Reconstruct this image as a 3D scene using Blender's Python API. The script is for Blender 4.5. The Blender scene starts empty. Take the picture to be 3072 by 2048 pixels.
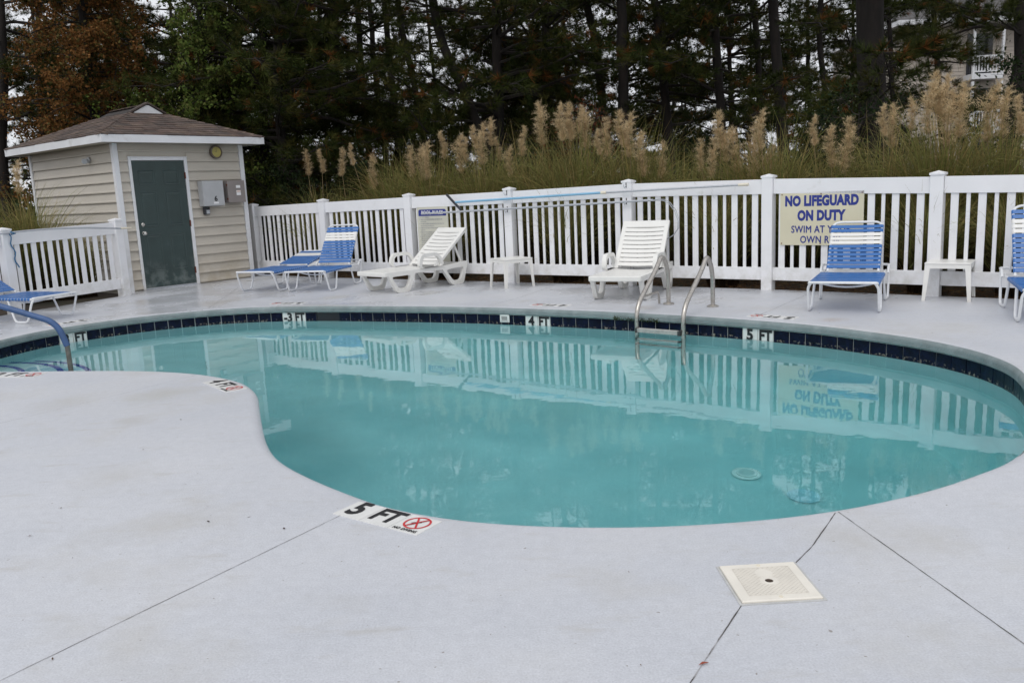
import bpy, bmesh, math, random
import numpy as np
from mathutils import Vector, Matrix

sc = bpy.context.scene
R = math.radians

# ------------------------------------------------------------------ camera
cam_d = bpy.data.cameras.new('camera')
cam = bpy.data.objects.new('camera', cam_d)
sc.collection.objects.link(cam)
sc.camera = cam
cam_d.sensor_width = 36.0
cam_d.lens = 2523.7 / 3072 * 36
cam_d.clip_start = 0.05
cam_d.clip_end = 3000
_p, _r = R(10.169), R(-2.616)
_f = Vector((0, math.cos(_p), -math.sin(_p)))
_u = Vector((0, math.sin(_p), math.cos(_p)))
_x = Vector((1, 0, 0))
_x2 = _x * math.cos(_r) + _u * math.sin(_r)
_u2 = _u * math.cos(_r) - _x * math.sin(_r)
m4 = Matrix((_x2, _u2, -_f)).transposed().to_4x4()
m4.translation = (0, 0, 1.289)
cam.matrix_world = m4

# ------------------------------------------------------------------ sky, sun, exposure
SUN_EL, SUN_AZ = 52, 205          # degrees; azimuth clockwise from +Y (sun veiled by cloud behind the camera)
w = bpy.data.worlds.new('World')
sc.world = w
w.use_nodes = True
nt = w.node_tree
bg = nt.nodes['Background']
sky = nt.nodes.new('ShaderNodeTexSky')
sky.sky_type = 'NISHITA'
sky.sun_disc = False
sky.sun_elevation = R(SUN_EL)
sky.sun_rotation = R(SUN_AZ)
sky.dust_density = 4.0
hs = nt.nodes.new('ShaderNodeHueSaturation')
hs.inputs['Saturation'].default_value = 0.30
nt.links.new(sky.outputs[0], hs.inputs['Color'])
mx = nt.nodes.new('ShaderNodeMix')
mx.data_type = 'RGBA'
mx.inputs[0].default_value = 0.80           # an even layer of cloud over the clear sky
mx.inputs[7].default_value = (7.8, 8.0, 8.45, 1)
nt.links.new(hs.outputs[0], mx.inputs[6])
nt.links.new(mx.outputs[2], bg.inputs['Color'])
bg.inputs['Strength'].default_value = 0.10
sun_d = bpy.data.lights.new('sun', 'SUN')
sun_d.energy = 0.6
sun_d.angle = R(25)
sun_d.color = (1.0, 0.97, 0.93)
sun = bpy.data.objects.new('sun', sun_d)
sc.collection.objects.link(sun)
_a, _e = R(SUN_AZ), R(SUN_EL)
sdir = Vector((math.sin(_a) * math.cos(_e), math.cos(_a) * math.cos(_e), math.sin(_e)))
sun.rotation_euler = sdir.to_track_quat('Z', 'Y').to_euler()
sc.view_settings.view_transform = 'Standard'
sc.view_settings.look = 'None'
sc.view_settings.exposure = 0.27
sc.view_settings.gamma = 1.0
sc.view_settings.use_curve_mapping = False
sc.cycles.max_bounces = 10
sc.cycles.transmission_bounces = 8
sc.cycles.transparent_max_bounces = 16
sc.cycles.use_denoising = True

# ------------------------------------------------------------------ helpers
COL = sc.collection


class MB:
    """collects shapes, builds ONE mesh object"""

    def __init__(s):
        s.v, s.f = [], []

    def add(s, vs, fs):
        o = len(s.v)
        s.v += [tuple(p) for p in vs]
        s.f += [tuple(i + o for i in f) for f in fs]
        return s

    def box(s, lo, hi, M=None):
        x0, y0, z0 = lo
        x1, y1, z1 = hi
        vs = [(x0, y0, z0), (x1, y0, z0), (x1, y1, z0), (x0, y1, z0), (x0, y0, z1), (x1, y0, z1), (x1, y1, z1), (x0, y1, z1)]
        if M is not None:
            vs = [tuple(M @ Vector(p)) for p in vs]
        return s.add(vs, [(0, 3, 2, 1), (4, 5, 6, 7), (0, 1, 5, 4), (1, 2, 6, 5), (2, 3, 7, 6), (3, 0, 4, 7)])

    def prism(s, poly, z0, z1, M=None):
        """poly: 2-D outline (ccw), extruded along z"""
        n = len(poly)
        vs = [(p[0], p[1], z0) for p in poly] + [(p[0], p[1], z1) for p in poly]
        if M is not None:
            vs = [tuple(M @ Vector(p)) for p in vs]
        fs = [tuple(reversed(range(n))), tuple(range(n, 2 * n))] + [(i, (i + 1) % n, n + (i + 1) % n, n + i) for i in range(n)]
        return s.add(vs, fs)

    def tube(s, pts, r, n=8, caps=True):
        P = [Vector(p) for p in pts]
        k = len(P)
        rs = r if isinstance(r, (list, tuple)) else [r] * k
        T = []
        for i in range(k):
            t = (P[min(i + 1, k - 1)] - P[max(i - 1, 0)])
            T.append(t.normalized() if t.length > 1e-9 else Vector((0, 0, 1)))
        ref = Vector((0, 0, 1)) if abs(T[0].z) < .9 else Vector((1, 0, 0))
        N = (ref - T[0] * ref.dot(T[0])).normalized()
        vs = []
        for i in range(k):
            N = (N - T[i] * N.dot(T[i]))
            N = N.normalized() if N.length > 1e-6 else T[i].orthogonal().normalized()
            B = T[i].cross(N)
            for j in range(n):
                a = 2 * math.pi * j / n
                vs.append(P[i] + (N * math.cos(a) + B * math.sin(a)) * rs[i])
        fs = [(i * n + j, i * n + (j + 1) % n, (i + 1) * n + (j + 1) % n, (i + 1) * n + j) for i in range(k - 1) for j in range(n)]
        if caps:
            fs += [tuple(reversed(range(n))), tuple(range((k - 1) * n, k * n))]
        return s.add(vs, fs)

    def lathe(s, prof, n=20, M=None):
        """prof: list of (r, z)"""
        vs, fs = [], []
        for (r, z) in prof:
            for j in range(n):
                a = 2 * math.pi * j / n
                vs.append((r * math.cos(a), r * math.sin(a), z))
        for i in range(len(prof) - 1):
            for j in range(n):
                fs.append((i * n + j, i * n + (j + 1) % n, (i + 1) * n + (j + 1) % n, (i + 1) * n + j))
        fs += [tuple(reversed(range(n))), tuple(range((len(prof) - 1) * n, len(prof) * n))]
        if M is not None:
            vs = [tuple(M @ Vector(p)) for p in vs]
        return s.add(vs, fs)

    def mesh(s, name, mat, smooth=False, bevel=0):
        me = bpy.data.meshes.new(name)
        me.from_pydata(s.v, [], s.f)
        if bevel:
            bm = bmesh.new()
            bm.from_mesh(me)
            bmesh.ops.bevel(bm, geom=[e for e in bm.edges if e.is_manifold and e.calc_face_angle(0) > .5],
                            offset=bevel, segments=2, affect='EDGES', profile=.5)
            bm.to_mesh(me)
            bm.free()
        if smooth:
            me.shade_smooth()
            try:
                me.set_sharp_from_angle(angle=R(38))
            except Exception:
                pass
        me.materials.append(mat)
        me.update()
        return me

    def ob(s, name, mat, parent=None, smooth=False, bevel=0, loc=None):
        return link(name, s.mesh(name, mat, smooth, bevel), parent, loc)


def link(name, data, parent=None, loc=None, rot=None, scale=None):
    o = bpy.data.objects.new(name, data)
    COL.objects.link(o)
    if parent is not None:
        o.parent = parent
    if loc is not None:
        o.location = loc
    if rot is not None:
        o.rotation_euler = rot
    if scale is not None:
        o.scale = scale
    return o


def tag(o, label=None, cat=None, group=None, kind=None):
    if label:
        o['label'] = label
    if cat:
        o['category'] = cat
    if group:
        o['group'] = group
    if kind:
        o['kind'] = kind
    return o


def empty(name, loc, rz=0.0):
    o = link(name, None, None, loc, (0, 0, rz))
    o.empty_display_size = .2
    return o


def copy_tree(o, parent=None):
    c = o.copy()
    COL.objects.link(c)
    c.parent = parent
    for ch in list(o.children):
        copy_tree(ch, c)
    return c


def big_mesh(name, V, F, mat, col=None):
    """numpy vertices (n,3), faces (m,k) -> mesh; col: per-vertex colour (n,3)"""
    V = np.asarray(V, np.float32)
    F = np.asarray(F, np.int32)
    me = bpy.data.meshes.new(name)
    m, k = F.shape
    me.vertices.add(len(V))
    me.vertices.foreach_set('co', V.ravel())
    me.loops.add(m * k)
    me.loops.foreach_set('vertex_index', F.ravel())
    me.polygons.add(m)
    me.polygons.foreach_set('loop_start', np.arange(0, m * k, k, dtype=np.int32))
    me.polygons.foreach_set('loop_total', np.full(m, k, np.int32))
    if col is not None:
        a = me.color_attributes.new('tint', 'FLOAT_COLOR', 'POINT')
        a.data.foreach_set('color', np.c_[col, np.ones(len(col))].astype(np.float32).ravel())
    me.update(calc_edges=True)
    me.materials.append(mat)
    return me


def text_mesh(body, size, align='CENTER', bold=0.0, sx=1.0, spacing=1.0, line=1.0, res=3):
    cu = bpy.data.curves.new('txt', 'FONT')
    cu.body = body
    cu.size = size
    cu.align_x = align
    cu.align_y = 'CENTER'
    cu.offset = bold
    cu.space_character = spacing
    cu.space_line = line
    cu.resolution_u = res
    o = bpy.data.objects.new('txt', cu)
    COL.objects.link(o)
    bpy.context.view_layer.update()
    me = bpy.data.meshes.new_from_object(o.evaluated_get(bpy.context.evaluated_depsgraph_get()))
    vs = [(v.co.x * sx, v.co.y, 0.0) for v in me.vertices]
    fs = [tuple(p.vertices) for p in me.polygons]
    bpy.data.objects.remove(o)
    bpy.data.curves.remove(cu)
    bpy.data.meshes.remove(me)
    return vs, fs


def add_text(mb, M, *a, dx=0, dy=0, **k):
    vs, fs = text_mesh(*a, **k)
    mb.add([tuple(M @ Vector((x + dx, y + dy, z))) for x, y, z in vs], fs)
    return mb


def heavy_text(mb, M, w, *a, dx=0, dy=0, **k):
    """lettering thickened by overlaid copies w apart"""
    for i, (ox, oy) in enumerate(((-w, 0), (w, 0), (0, w), (0, -w), (0, 0))):
        add_text(mb, M @ Matrix.Translation((0, 0, .00025 * i)), *a, dx=dx + ox, dy=dy + oy, **k)
    return mb


def frame(o, x, y):
    """4x4 with origin o and local x, y axes"""
    x = Vector(x).normalized()
    y = Vector(y)
    y = (y - x * y.dot(x)).normalized()
    M = Matrix((x, y, x.cross(y))).transposed().to_4x4()
    M.translation = Vector(o)
    return M


# ------------------------------------------------------------------ materials
def mat(name, col, rough=.5, var=.08, vscale=6.0, bump=0.0, bscale=60.0, metal=0.0, spec=.5, col2=None, c2lo=.55, c2hi=.7,
        c2scale=3.0, coat=0.0, stretch=None, rvar=0.0):
    m = bpy.data.materials.new(name)
    m.use_nodes = True
    n, l = m.node_tree.nodes, m.node_tree.links
    b = n['Principled BSDF']
    b.inputs['Roughness'].default_value = rough
    b.inputs['Metallic'].default_value = metal
    b.inputs['Specular IOR Level'].default_value = spec
    b.inputs['Coat Weight'].default_value = coat
    tc = n.new('ShaderNodeTexCoord')
    src = tc.outputs['Object']
    if stretch:
        mp = n.new('ShaderNodeMapping')
        mp.inputs['Scale'].default_value = stretch
        l.new(src, mp.inputs[0])
        src = mp.outputs[0]
    nz = n.new('ShaderNodeTexNoise')
    nz.inputs['Scale'].default_value = vscale
    nz.inputs['Detail'].default_value = 6
    l.new(src, nz.inputs[0])
    mr = n.new('ShaderNodeMapRange')
    mr.inputs[3].default_value = 1 - var
    mr.inputs[4].default_value = 1 + var
    mr.inputs[1].default_value = .3
    mr.inputs[2].default_value = .7
    l.new(nz.outputs[0], mr.inputs[0])
    mul = n.new('ShaderNodeMix')
    mul.data_type = 'RGBA'
    mul.blend_type = 'MULTIPLY'
    mul.inputs[0].default_value = 1
    mul.inputs[6].default_value = (*col, 1)
    l.new(mr.outputs[0], mul.inputs[7])
    out = mul.outputs[2]
    if col2:
        n2 = n.new('ShaderNodeTexNoise')
        n2.inputs['Scale'].default_value = c2scale
        n2.inputs['Detail'].default_value = 8
        n2.inputs['Roughness'].default_value = .65
        l.new(src, n2.inputs[0])
        r2 = n.new('ShaderNodeMapRange')
        r2.inputs[1].default_value = c2lo
        r2.inputs[2].default_value = c2hi
        l.new(n2.outputs[0], r2.inputs[0])
        mm = n.new('ShaderNodeMix')
        mm.data_type = 'RGBA'
        l.new(r2.outputs[0], mm.inputs[0])
        l.new(out, mm.inputs[6])
        mm.inputs[7].default_value = (*col2, 1)
        out = mm.outputs[2]
    l.new(out, b.inputs['Base Color'])
    if rvar:
        rr = n.new('ShaderNodeMapRange')
        rr.inputs[1].default_value = .3
        rr.inputs[2].default_value = .7
        rr.inputs[3].default_value = max(.02, rough - rvar)
        rr.inputs[4].default_value = rough + rvar
        l.new(nz.outputs[0], rr.inputs[0])
        l.new(rr.outputs[0], b.inputs['Roughness'])
    if bump:
        n3 = n.new('ShaderNodeTexNoise')
        n3.inputs['Scale'].default_value = bscale
        n3.inputs['Detail'].default_value = 5
        l.new(src, n3.inputs[0])
        bp = n.new('ShaderNodeBump')
        bp.inputs['Strength'].default_value = bump
        bp.inputs['Distance'].default_value = .02
        l.new(n3.outputs[0], bp.inputs['Height'])
        l.new(bp.outputs[0], b.inputs['Normal'])
    m['bsdf_out'] = ''
    return m


def weather(m, z0, z1, col, amount=.6, scale=7.0, lo=.42, hi=.68):
    """splashed dirt or scuffing, thickest at height z0 and gone at z1"""
    n, l = m.node_tree.nodes, m.node_tree.links
    b = n['Principled BSDF']
    src = b.inputs['Base Color'].links[0].from_socket
    geo = n.new('ShaderNodeNewGeometry')
    sep = n.new('ShaderNodeSeparateXYZ')
    l.new(geo.outputs['Position'], sep.inputs[0])
    g = n.new('ShaderNodeMapRange')
    g.inputs[1].default_value = z0
    g.inputs[2].default_value = z1
    g.inputs[3].default_value = amount
    g.inputs[4].default_value = 0
    l.new(sep.outputs[2], g.inputs[0])
    nz = n.new('ShaderNodeTexNoise')
    nz.inputs['Scale'].default_value = scale
    nz.inputs['Detail'].default_value = 8
    nz.inputs['Roughness'].default_value = .65
    l.new(geo.outputs['Position'], nz.inputs[0])
    r = n.new('ShaderNodeMapRange')
    r.inputs[1].default_value = lo
    r.inputs[2].default_value = hi
    l.new(nz.outputs[0], r.inputs[0])
    mu = n.new('ShaderNodeMath')
    mu.operation = 'MULTIPLY'
    l.new(g.outputs[0], mu.inputs[0])
    l.new(r.outputs[0], mu.inputs[1])
    mm = n.new('ShaderNodeMix')
    mm.data_type = 'RGBA'
    l.new(mu.outputs[0], mm.inputs[0])
    l.new(src, mm.inputs[6])
    mm.inputs[7].default_value = (*col, 1)
    l.new(mm.outputs[2], b.inputs['Base Color'])


def tint_mat(name, rough=.6, gain=1.0, transl=.25):
    """leaf material: colour stored per leaf"""
    m = bpy.data.materials.new(name)
    m.use_nodes = True
    n, l = m.node_tree.nodes, m.node_tree.links
    b = n['Principled BSDF']
    b.inputs['Roughness'].default_value = rough
    b.inputs['Specular IOR Level'].default_value = .08
    a = n.new('ShaderNodeAttribute')
    a.attribute_name = 'tint'
    tc = n.new('ShaderNodeTexCoord')
    nz = n.new('ShaderNodeTexNoise')
    nz.inputs['Scale'].default_value = 9
    l.new(tc.outputs['Object'], nz.inputs[0])
    mr = n.new('ShaderNodeMapRange')
    mr.inputs[3].default_value = .7 * gain
    mr.inputs[4].default_value = 1.3 * gain
    l.new(nz.outputs[0], mr.inputs[0])
    mu = n.new('ShaderNodeMix')
    mu.data_type = 'RGBA'
    mu.blend_type = 'MULTIPLY'
    mu.inputs[0].default_value = 1
    l.new(a.outputs['Color'], mu.inputs[6])
    l.new(mr.outputs[0], mu.inputs[7])
    l.new(mu.outputs[2], b.inputs['Base Color'])
    if transl:
        t = n.new('ShaderNodeBsdfTranslucent')
        l.new(mu.outputs[2], t.inputs[0])
        mxs = n.new('ShaderNodeMixShader')
        mxs.inputs[0].default_value = transl
        l.new(b.outputs[0], mxs.inputs[1])
        l.new(t.outputs[0], mxs.inputs[2])
        l.new(mxs.outputs[0], n['Material Output'].inputs[0])
    return m


M_ = {}
M_['vinyl'] = mat('white_vinyl', (.83, .83, .845), .38, .03, 4, .03, 30, col2=(.62, .62, .58), c2lo=.62, c2hi=.82, c2scale=5)
M_['resin'] = mat('white_resin', (.80, .79, .755), .35, .03, 8, .03, 40)
M_['white_tube'] = mat('white_powder_coat', (.78, .79, .80), .3, .04, 20, col2=(.4, .33, .26), c2lo=.70, c2hi=.78, c2scale=30)
M_['strap_blue'] = mat('blue_vinyl_strap', (.035, .145, .41), .32, .12, 5, .05, 40)
M_['strap_white'] = mat('white_vinyl_strap', (.78, .77, .74), .35, .06, 8, .05, 40)
M_['steel'] = mat('weathered_steel', (.50, .47, .43), .34, .12, 40, .02, 90, metal=1.0, col2=(.36, .29, .22), c2lo=.58, c2hi=.80, c2scale=25, rvar=.1)
M_['steel_dark'] = mat('dark_tread', (.05, .05, .05), .5, .2, 30)
M_['alu'] = mat('dull_aluminium', (.50, .52, .55), .42, .08, 30, metal=.6)
M_['tread'] = mat('grey_tread', (.38, .38, .36), .5, .15, 30)
M_['blue_sleeve'] = mat('blue_rail_sleeve', (.045, .10, .235), .45, .15, 14, .08, 80)
M_['blue_pole'] = mat('blue_fibreglass', (.22, .46, .66), .35, .06, 10)
M_['cream'] = mat('cream_plastic', (.74, .68, .55), .5, .08, 12)
M_['lid'] = mat('cream_lid', (.78, .74, .66), .5, .06, 8, .05, 80)
M_['siding'] = mat('beige_vinyl_siding', (.50, .46, .395), .5, .06, 3, .04, 60, stretch=(.6, .6, 3), col2=(.40, .365, .31), c2lo=.6, c2hi=.85, c2scale=3)
M_['trim'] = mat('painted_trim', (.72, .73, .75), .5, .06, 3, .05, 30, col2=(.48, .48, .47), c2lo=.60, c2hi=.80, c2scale=2.2)
M_['soffit'] = mat('soffit_vinyl', (.45, .42, .36), .6, .05, 3)
M_['shingle'] = mat('brown_asphalt_shingle', (.105, .080, .070), .9, .35, 5, .5, 120, col2=(.065, .055, .05), c2lo=.45, c2hi=.65, c2scale=7)
M_['roof_base'] = mat('roof_felt', (.04, .035, .033), .95, .2, 10)
M_['door'] = mat('green_door_paint', (.033, .055, .053), .42, .12, 4, .05, 60, col2=(.10, .14, .14), c2lo=.62, c2hi=.85, c2scale=4)
M_['rust'] = mat('rusty_hinge', (.16, .05, .03), .7, .3, 60, metal=.4)
M_['brass'] = mat('nickel_knob', (.62, .60, .56), .25, .05, 30, metal=1.0)
M_['box_light'] = mat('light_grey_enamel', (.42, .43, .44), .45, .05, 6)
M_['box_dark'] = mat('warm_grey_enamel', (.24, .215, .205), .5, .06, 6)
M_['black'] = mat('black_print', (.012, .012, .014), .5, .1, 20)
M_['navy'] = mat('navy_print', (.02, .035, .24), .5, .08, 14)
M_['sign'] = mat('aged_sign_board', (.66, .62, .46), .45, .05, 3, col2=(.56, .50, .34), c2lo=.55, c2hi=.8, c2scale=4)
M_['sign_pale'] = mat('pale_sign_board', (.62, .61, .52), .45, .05, 3)
M_['grey_print'] = mat('faded_grey_print', (.30, .31, .33), .6, .1, 20)
M_['white_print'] = mat('white_print', (.80, .80, .80), .5, .04, 20)
M_['red'] = mat('red_print', (.55, .035, .04), .5, .08, 20)
M_['clock_face'] = mat('yellowed_dial', (.42, .36, .10), .35, .1, 10)
M_['clock_rim'] = mat('brown_rim', (.13, .105, .085), .4, .1, 20)
M_['marker_tile'] = mat('white_ceramic', (.76, .76, .74), .25, .05, 10, col2=(.55, .45, .30), c2lo=.66, c2hi=.8, c2scale=14)
M_['grout'] = mat('pale_grout', (.62, .63, .60), .8, .12, 20, col2=(.36, .30, .22), c2lo=.55, c2hi=.75, c2scale=9)
M_['joint'] = mat('dirty_joint', (.085, .078, .074), .9, .4, 12, col2=(.36, .355, .36), c2lo=.52, c2hi=.60, c2scale=6)
M_['bark'] = mat('pine_bark', (.014, .011, .0095), .95, .4, 6, .9, 14, stretch=(1, 1, .25), col2=(.028, .020, .017), c2lo=.5, c2hi=.7, c2scale=5)
M_['twig'] = mat('grey_twig', (.024, .019, .017), .95, .3, 6)
M_['needle'] = tint_mat('pine_needles', .55, 1.0, .15)
M_['leaf'] = tint_mat('small_leaves', .6, 1.0, .3)
M_['grass'] = tint_mat('grass_blades', .55, 1.0, .25)
M_['plume'] = tint_mat('seed_plume', .9, 1.0, .45)
M_['dark_plastic'] = mat('dark_grey_plastic', (.035, .037, .045), .45, .1, 20)
M_['void'] = mat('dark_opening', (.012, .014, .018), .6, .1, 8)
M_['blue_band'] = mat('blue_step_tile', (.02, .05, .33), .3, .2, 30)
M_['rope'] = mat('blue_rope', (.04, .16, .30), .8, .2, 60, .4, 200)
M_['glass_dark'] = mat('dark_window', (.012, .012, .016), .12, .1, 4)
M_['slot'] = mat('drain_slot', (.40, .58, .58), .6, .1, 10)
M_['drain'] = mat('white_drain', (.90, .93, .92), .4, .05, 10)
M_['ground'] = mat('leaf_covered_soil', (.045, .033, .024), .95, .5, 1.6, .8, 14, col2=(.022, .026, .014), c2lo=.45, c2hi=.65, c2scale=.5)
M_['straw'] = tint_mat('pine_straw', .8, 1.0, 0)
M_['roofing_far'] = mat('grey_roofing', (.09, .085, .085), .9, .2, 2)

weather(M_['vinyl'], .0, .55, (.40, .38, .30), .55)
weather(M_['siding'], .0, .55, (.34, .27, .17), .8, 4.0)
weather(M_['trim'], .0, .9, (.42, .36, .29), .6, 6.0)
weather(M_['door'], .0, .50, (.20, .23, .22), .75, 6.0, .46, .62)
weather(M_['resin'], .0, .25, (.45, .42, .36), .45)


STAINS = [(-2.30, 11.12, .28, (.50, .46, .33), .6), (2.93, 7.55, .16, (.40, .27, .14), .5), (1.42, 8.85, .22, (.33, .27, .20), .55), (-2.42, 5.70, .30, (.40, .39, .34), .5),
          (-2.35, 5.02, .16, (.37, .35, .31), .6), (-1.98, 3.95, .25, (.42, .40, .36), .4), (-3.1, 5.6, .3, (.42, .41, .38), .4), (1.9, 2.6, .3, (.44, .42, .38), .35)]


def deck_material():
    m = bpy.data.materials.new('painted_concrete')
    m.use_nodes = True
    n, l = m.node_tree.nodes, m.node_tree.links
    b = n['Principled BSDF']
    tc = n.new('ShaderNodeTexCoord')
    P = tc.outputs['Object']

    def noise(scale, det=6, rough=.55, stretch=None):
        s = P
        if stretch:
            mp = n.new('ShaderNodeMapping')
            mp.inputs['Scale'].default_value = stretch
            mp.inputs['Rotation'].default_value = (0, 0, .5)
            l.new(P, mp.inputs[0])
            s = mp.outputs[0]
        z = n.new('ShaderNodeTexNoise')
        z.inputs['Scale'].default_value = scale
        z.inputs['Detail'].default_value = det
        z.inputs['Roughness'].default_value = rough
        l.new(s, z.inputs[0])
        return z.outputs[0]

    def rng(src, a, b_, c, d):
        r = n.new('ShaderNodeMapRange')
        for i, x in enumerate((a, b_, c, d)):
            r.inputs[i + 1].default_value = x
        l.new(src, r.inputs[0])
        return r.outputs[0]

    def mix(f, a, c, mode='MIX'):
        x = n.new('ShaderNodeMix')
        x.data_type = 'RGBA'
        x.blend_type = mode
        for sock, val in ((x.inputs[0], f), (x.inputs[6], a), (x.inputs[7], c)):
            if isinstance(val, tuple):
                sock.default_value = (*val, 1)
            elif isinstance(val, float):
                sock.default_value = val
            else:
                l.new(val, sock)
        return x.outputs[2]

    c = mix(rng(noise(.9, 8), .35, .65, 0, 1), (.53, .546, .586), (.595, .606, .638))
    c = mix(rng(noise(14, 4), .35, .7, .90, 1.07), (0., 0., 0.), c, 'MIX') if False else c
    # worn grainy paint
    g = rng(noise(150, 3), .3, .7, .885, 1.085)
    c = mix(1.0, c, g, 'MULTIPLY')
    g2 = rng(noise(22, 6, .7), .3, .7, .94, 1.05)
    c = mix(1.0, c, g2, 'MULTIPLY')
    # tan smudges
    c = mix(rng(noise(1.1, 9, .62), .53, .74, 0, .58), c, (.45, .43, .385))
    c = mix(rng(noise(.45, 10, .7), .50, .72, 0, .30), c, (.47, .46, .44))
    c = mix(rng(noise(3.3, 9, .6, (1, 3, 1)), .58, .76, 0, .50), c, (.42, .40, .36))
    c = mix(rng(noise(9, 6, .7, (1, 14, 1)), .50, .75, 0, .22), c, (.40, .40, .40))
    # marks with a place of their own: old spills, rust under the ladder, tan scuffs
    for (sx, sy, r_, colr, amt) in STAINS:
        vd = n.new('ShaderNodeVectorMath')
        vd.operation = 'DISTANCE'
        vd.inputs[1].default_value = (sx, sy, 0)
        l.new(P, vd.inputs[0])
        ad = n.new('ShaderNodeMath')
        ad.operation = 'MULTIPLY_ADD'
        ad.inputs[1].default_value = r_ * 1.6
        l.new(noise(3.2 / r_ * .35, 7, .65), ad.inputs[0])
        l.new(vd.outputs['Value'], ad.inputs[2])
        c = mix(rng(ad.outputs[0], r_ * .95, r_ * 1.8, amt * .6, 0), c, colr)
    # small dark specks
    c = mix(rng(noise(45, 2, .4), .745, .775, 0, .7), c, (.20, .17, .14))
    l.new(c, b.inputs['Base Color'])
    # damp film towards the shed and along the far side
    sep = n.new('ShaderNodeSeparateXYZ')
    l.new(P, sep.inputs[0])
    far = rng(sep.outputs[1], 7.0, 9.5, 0, 1)
    wet = rng(noise(.55, 5, .6), .40, .58, 0, 1)
    mu = n.new('ShaderNodeMath')
    mu.operation = 'MULTIPLY'
    l.new(far, mu.inputs[0])
    l.new(wet, mu.inputs[1])
    rr = n.new('ShaderNodeMapRange')
    rr.inputs[3].default_value = .52
    rr.inputs[4].default_value = .16
    l.new(mu.outputs[0], rr.inputs[0])
    l.new(rr.outputs[0], b.inputs['Roughness'])
    bp = n.new('ShaderNodeBump')
    bp.inputs['Strength'].default_value = .16
    bp.inputs['Distance'].default_value = .008
    hh = n.new('ShaderNodeMath')
    hh.operation = 'ADD'
    l.new(noise(120, 4), hh.inputs[0])
    l.new(noise(28, 3), hh.inputs[1])
    l.new(hh.outputs[0], bp.inputs['Height'])
    l.new(bp.outputs[0], b.inputs['Normal'])
    return m


M_['deck'] = deck_material()
M_['coping'] = mat('coping_grey_green', (.20, .245, .25), .65, .14, 8, .35, 60, col2=(.30, .34, .35), c2lo=.5, c2hi=.75, c2scale=5)


def tile_material():
    m = mat('navy_pool_tile', (.0048, .0085, .030), .3, .3, 25, .03, 60, col2=(.003, .005, .012), c2lo=.42, c2hi=.62, c2scale=22)
    n, l = m.node_tree.nodes, m.node_tree.links
    b = n['Principled BSDF']
    b.inputs['Specular IOR Level'].default_value = .12
    src = b.inputs['Base Color'].links[0].from_socket
    geo = n.new('ShaderNodeNewGeometry')
    sep = n.new('ShaderNodeSeparateXYZ')
    l.new(geo.outputs['Position'], sep.inputs[0])
    band = n.new('ShaderNodeMapRange')       # lime scale that dried along the water line
    band.inputs[1].default_value = -.172
    band.inputs[2].default_value = -.160
    band.inputs[3].default_value = 1
    band.inputs[4].default_value = 0
    l.new(sep.outputs[2], band.inputs[0])
    nz = n.new('ShaderNodeTexNoise')
    nz.inputs['Scale'].default_value = 40
    nz.inputs['Detail'].default_value = 5
    l.new(geo.outputs['Position'], nz.inputs[0])
    r = n.new('ShaderNodeMapRange')
    r.inputs[1].default_value = .55
    r.inputs[2].default_value = .68
    l.new(nz.outputs[0], r.inputs[0])
    mu = n.new('ShaderNodeMath')
    mu.operation = 'MULTIPLY'
    l.new(band.outputs[0], mu.inputs[0])
    l.new(r.outputs[0], mu.inputs[1])
    mm = n.new('ShaderNodeMix')
    mm.data_type = 'RGBA'
    l.new(mu.outputs[0], mm.inputs[0])
    l.new(src, mm.inputs[6])
    mm.inputs[7].default_value = (.30, .27, .22, 1)
    l.new(mm.outputs[2], b.inputs['Base Color'])
    return m


M_['tile'] = tile_material()
M_['plaster'] = mat('aqua_plaster', (.57, .785, .80), .8, .10, 1.4, .05, 30, col2=(.44, .695, .725), c2lo=.45, c2hi=.8, c2scale=1.3)


def water_material():
    m = bpy.data.materials.new('pool_water')
    m.use_nodes = True
    n, l = m.node_tree.nodes, m.node_tree.links
    b = n['Principled BSDF']
    b.inputs['Base Color'].default_value = (1, 1, 1, 1)
    b.inputs['Roughness'].default_value = 0.0
    b.inputs['IOR'].default_value = 1.333
    b.inputs['Transmission Weight'].default_value = 1.0
    tc = n.new('ShaderNodeTexCoord')
    hs_ = []
    for s, wgt in ((.9, 1.0), (4.5, .22), (17, .03)):
        z = n.new('ShaderNodeTexNoise')
        z.inputs['Scale'].default_value = s
        z.inputs['Detail'].default_value = 2
        l.new(tc.outputs['Object'], z.inputs[0])
        mu = n.new('ShaderNodeMath')
        mu.operation = 'MULTIPLY'
        mu.inputs[1].default_value = wgt
        l.new(z.outputs[0], mu.inputs[0])
        hs_.append(mu.outputs[0])
    a = n.new('ShaderNodeMath')
    l.new(hs_[0], a.inputs[0])
    l.new(hs_[1], a.inputs[1])
    a2 = n.new('ShaderNodeMath')
    l.new(a.outputs[0], a2.inputs[0])
    l.new(hs_[2], a2.inputs[1])
    bp = n.new('ShaderNodeBump')
    bp.inputs['Strength'].default_value = 1.0
    bp.inputs['Distance'].default_value = .0027
    l.new(a2.outputs[0], bp.inputs['Height'])
    l.new(bp.outputs[0], b.inputs['Normal'])
    v = n.new('ShaderNodeVolumeAbsorption')
    v.inputs['Color'].default_value = (.10, .83, .85, 1)
    v.inputs['Density'].default_value = .23
    l.new(v.outputs[0], n['Material Output'].inputs['Volume'])
    return m


M_['water'] = water_material()

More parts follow.
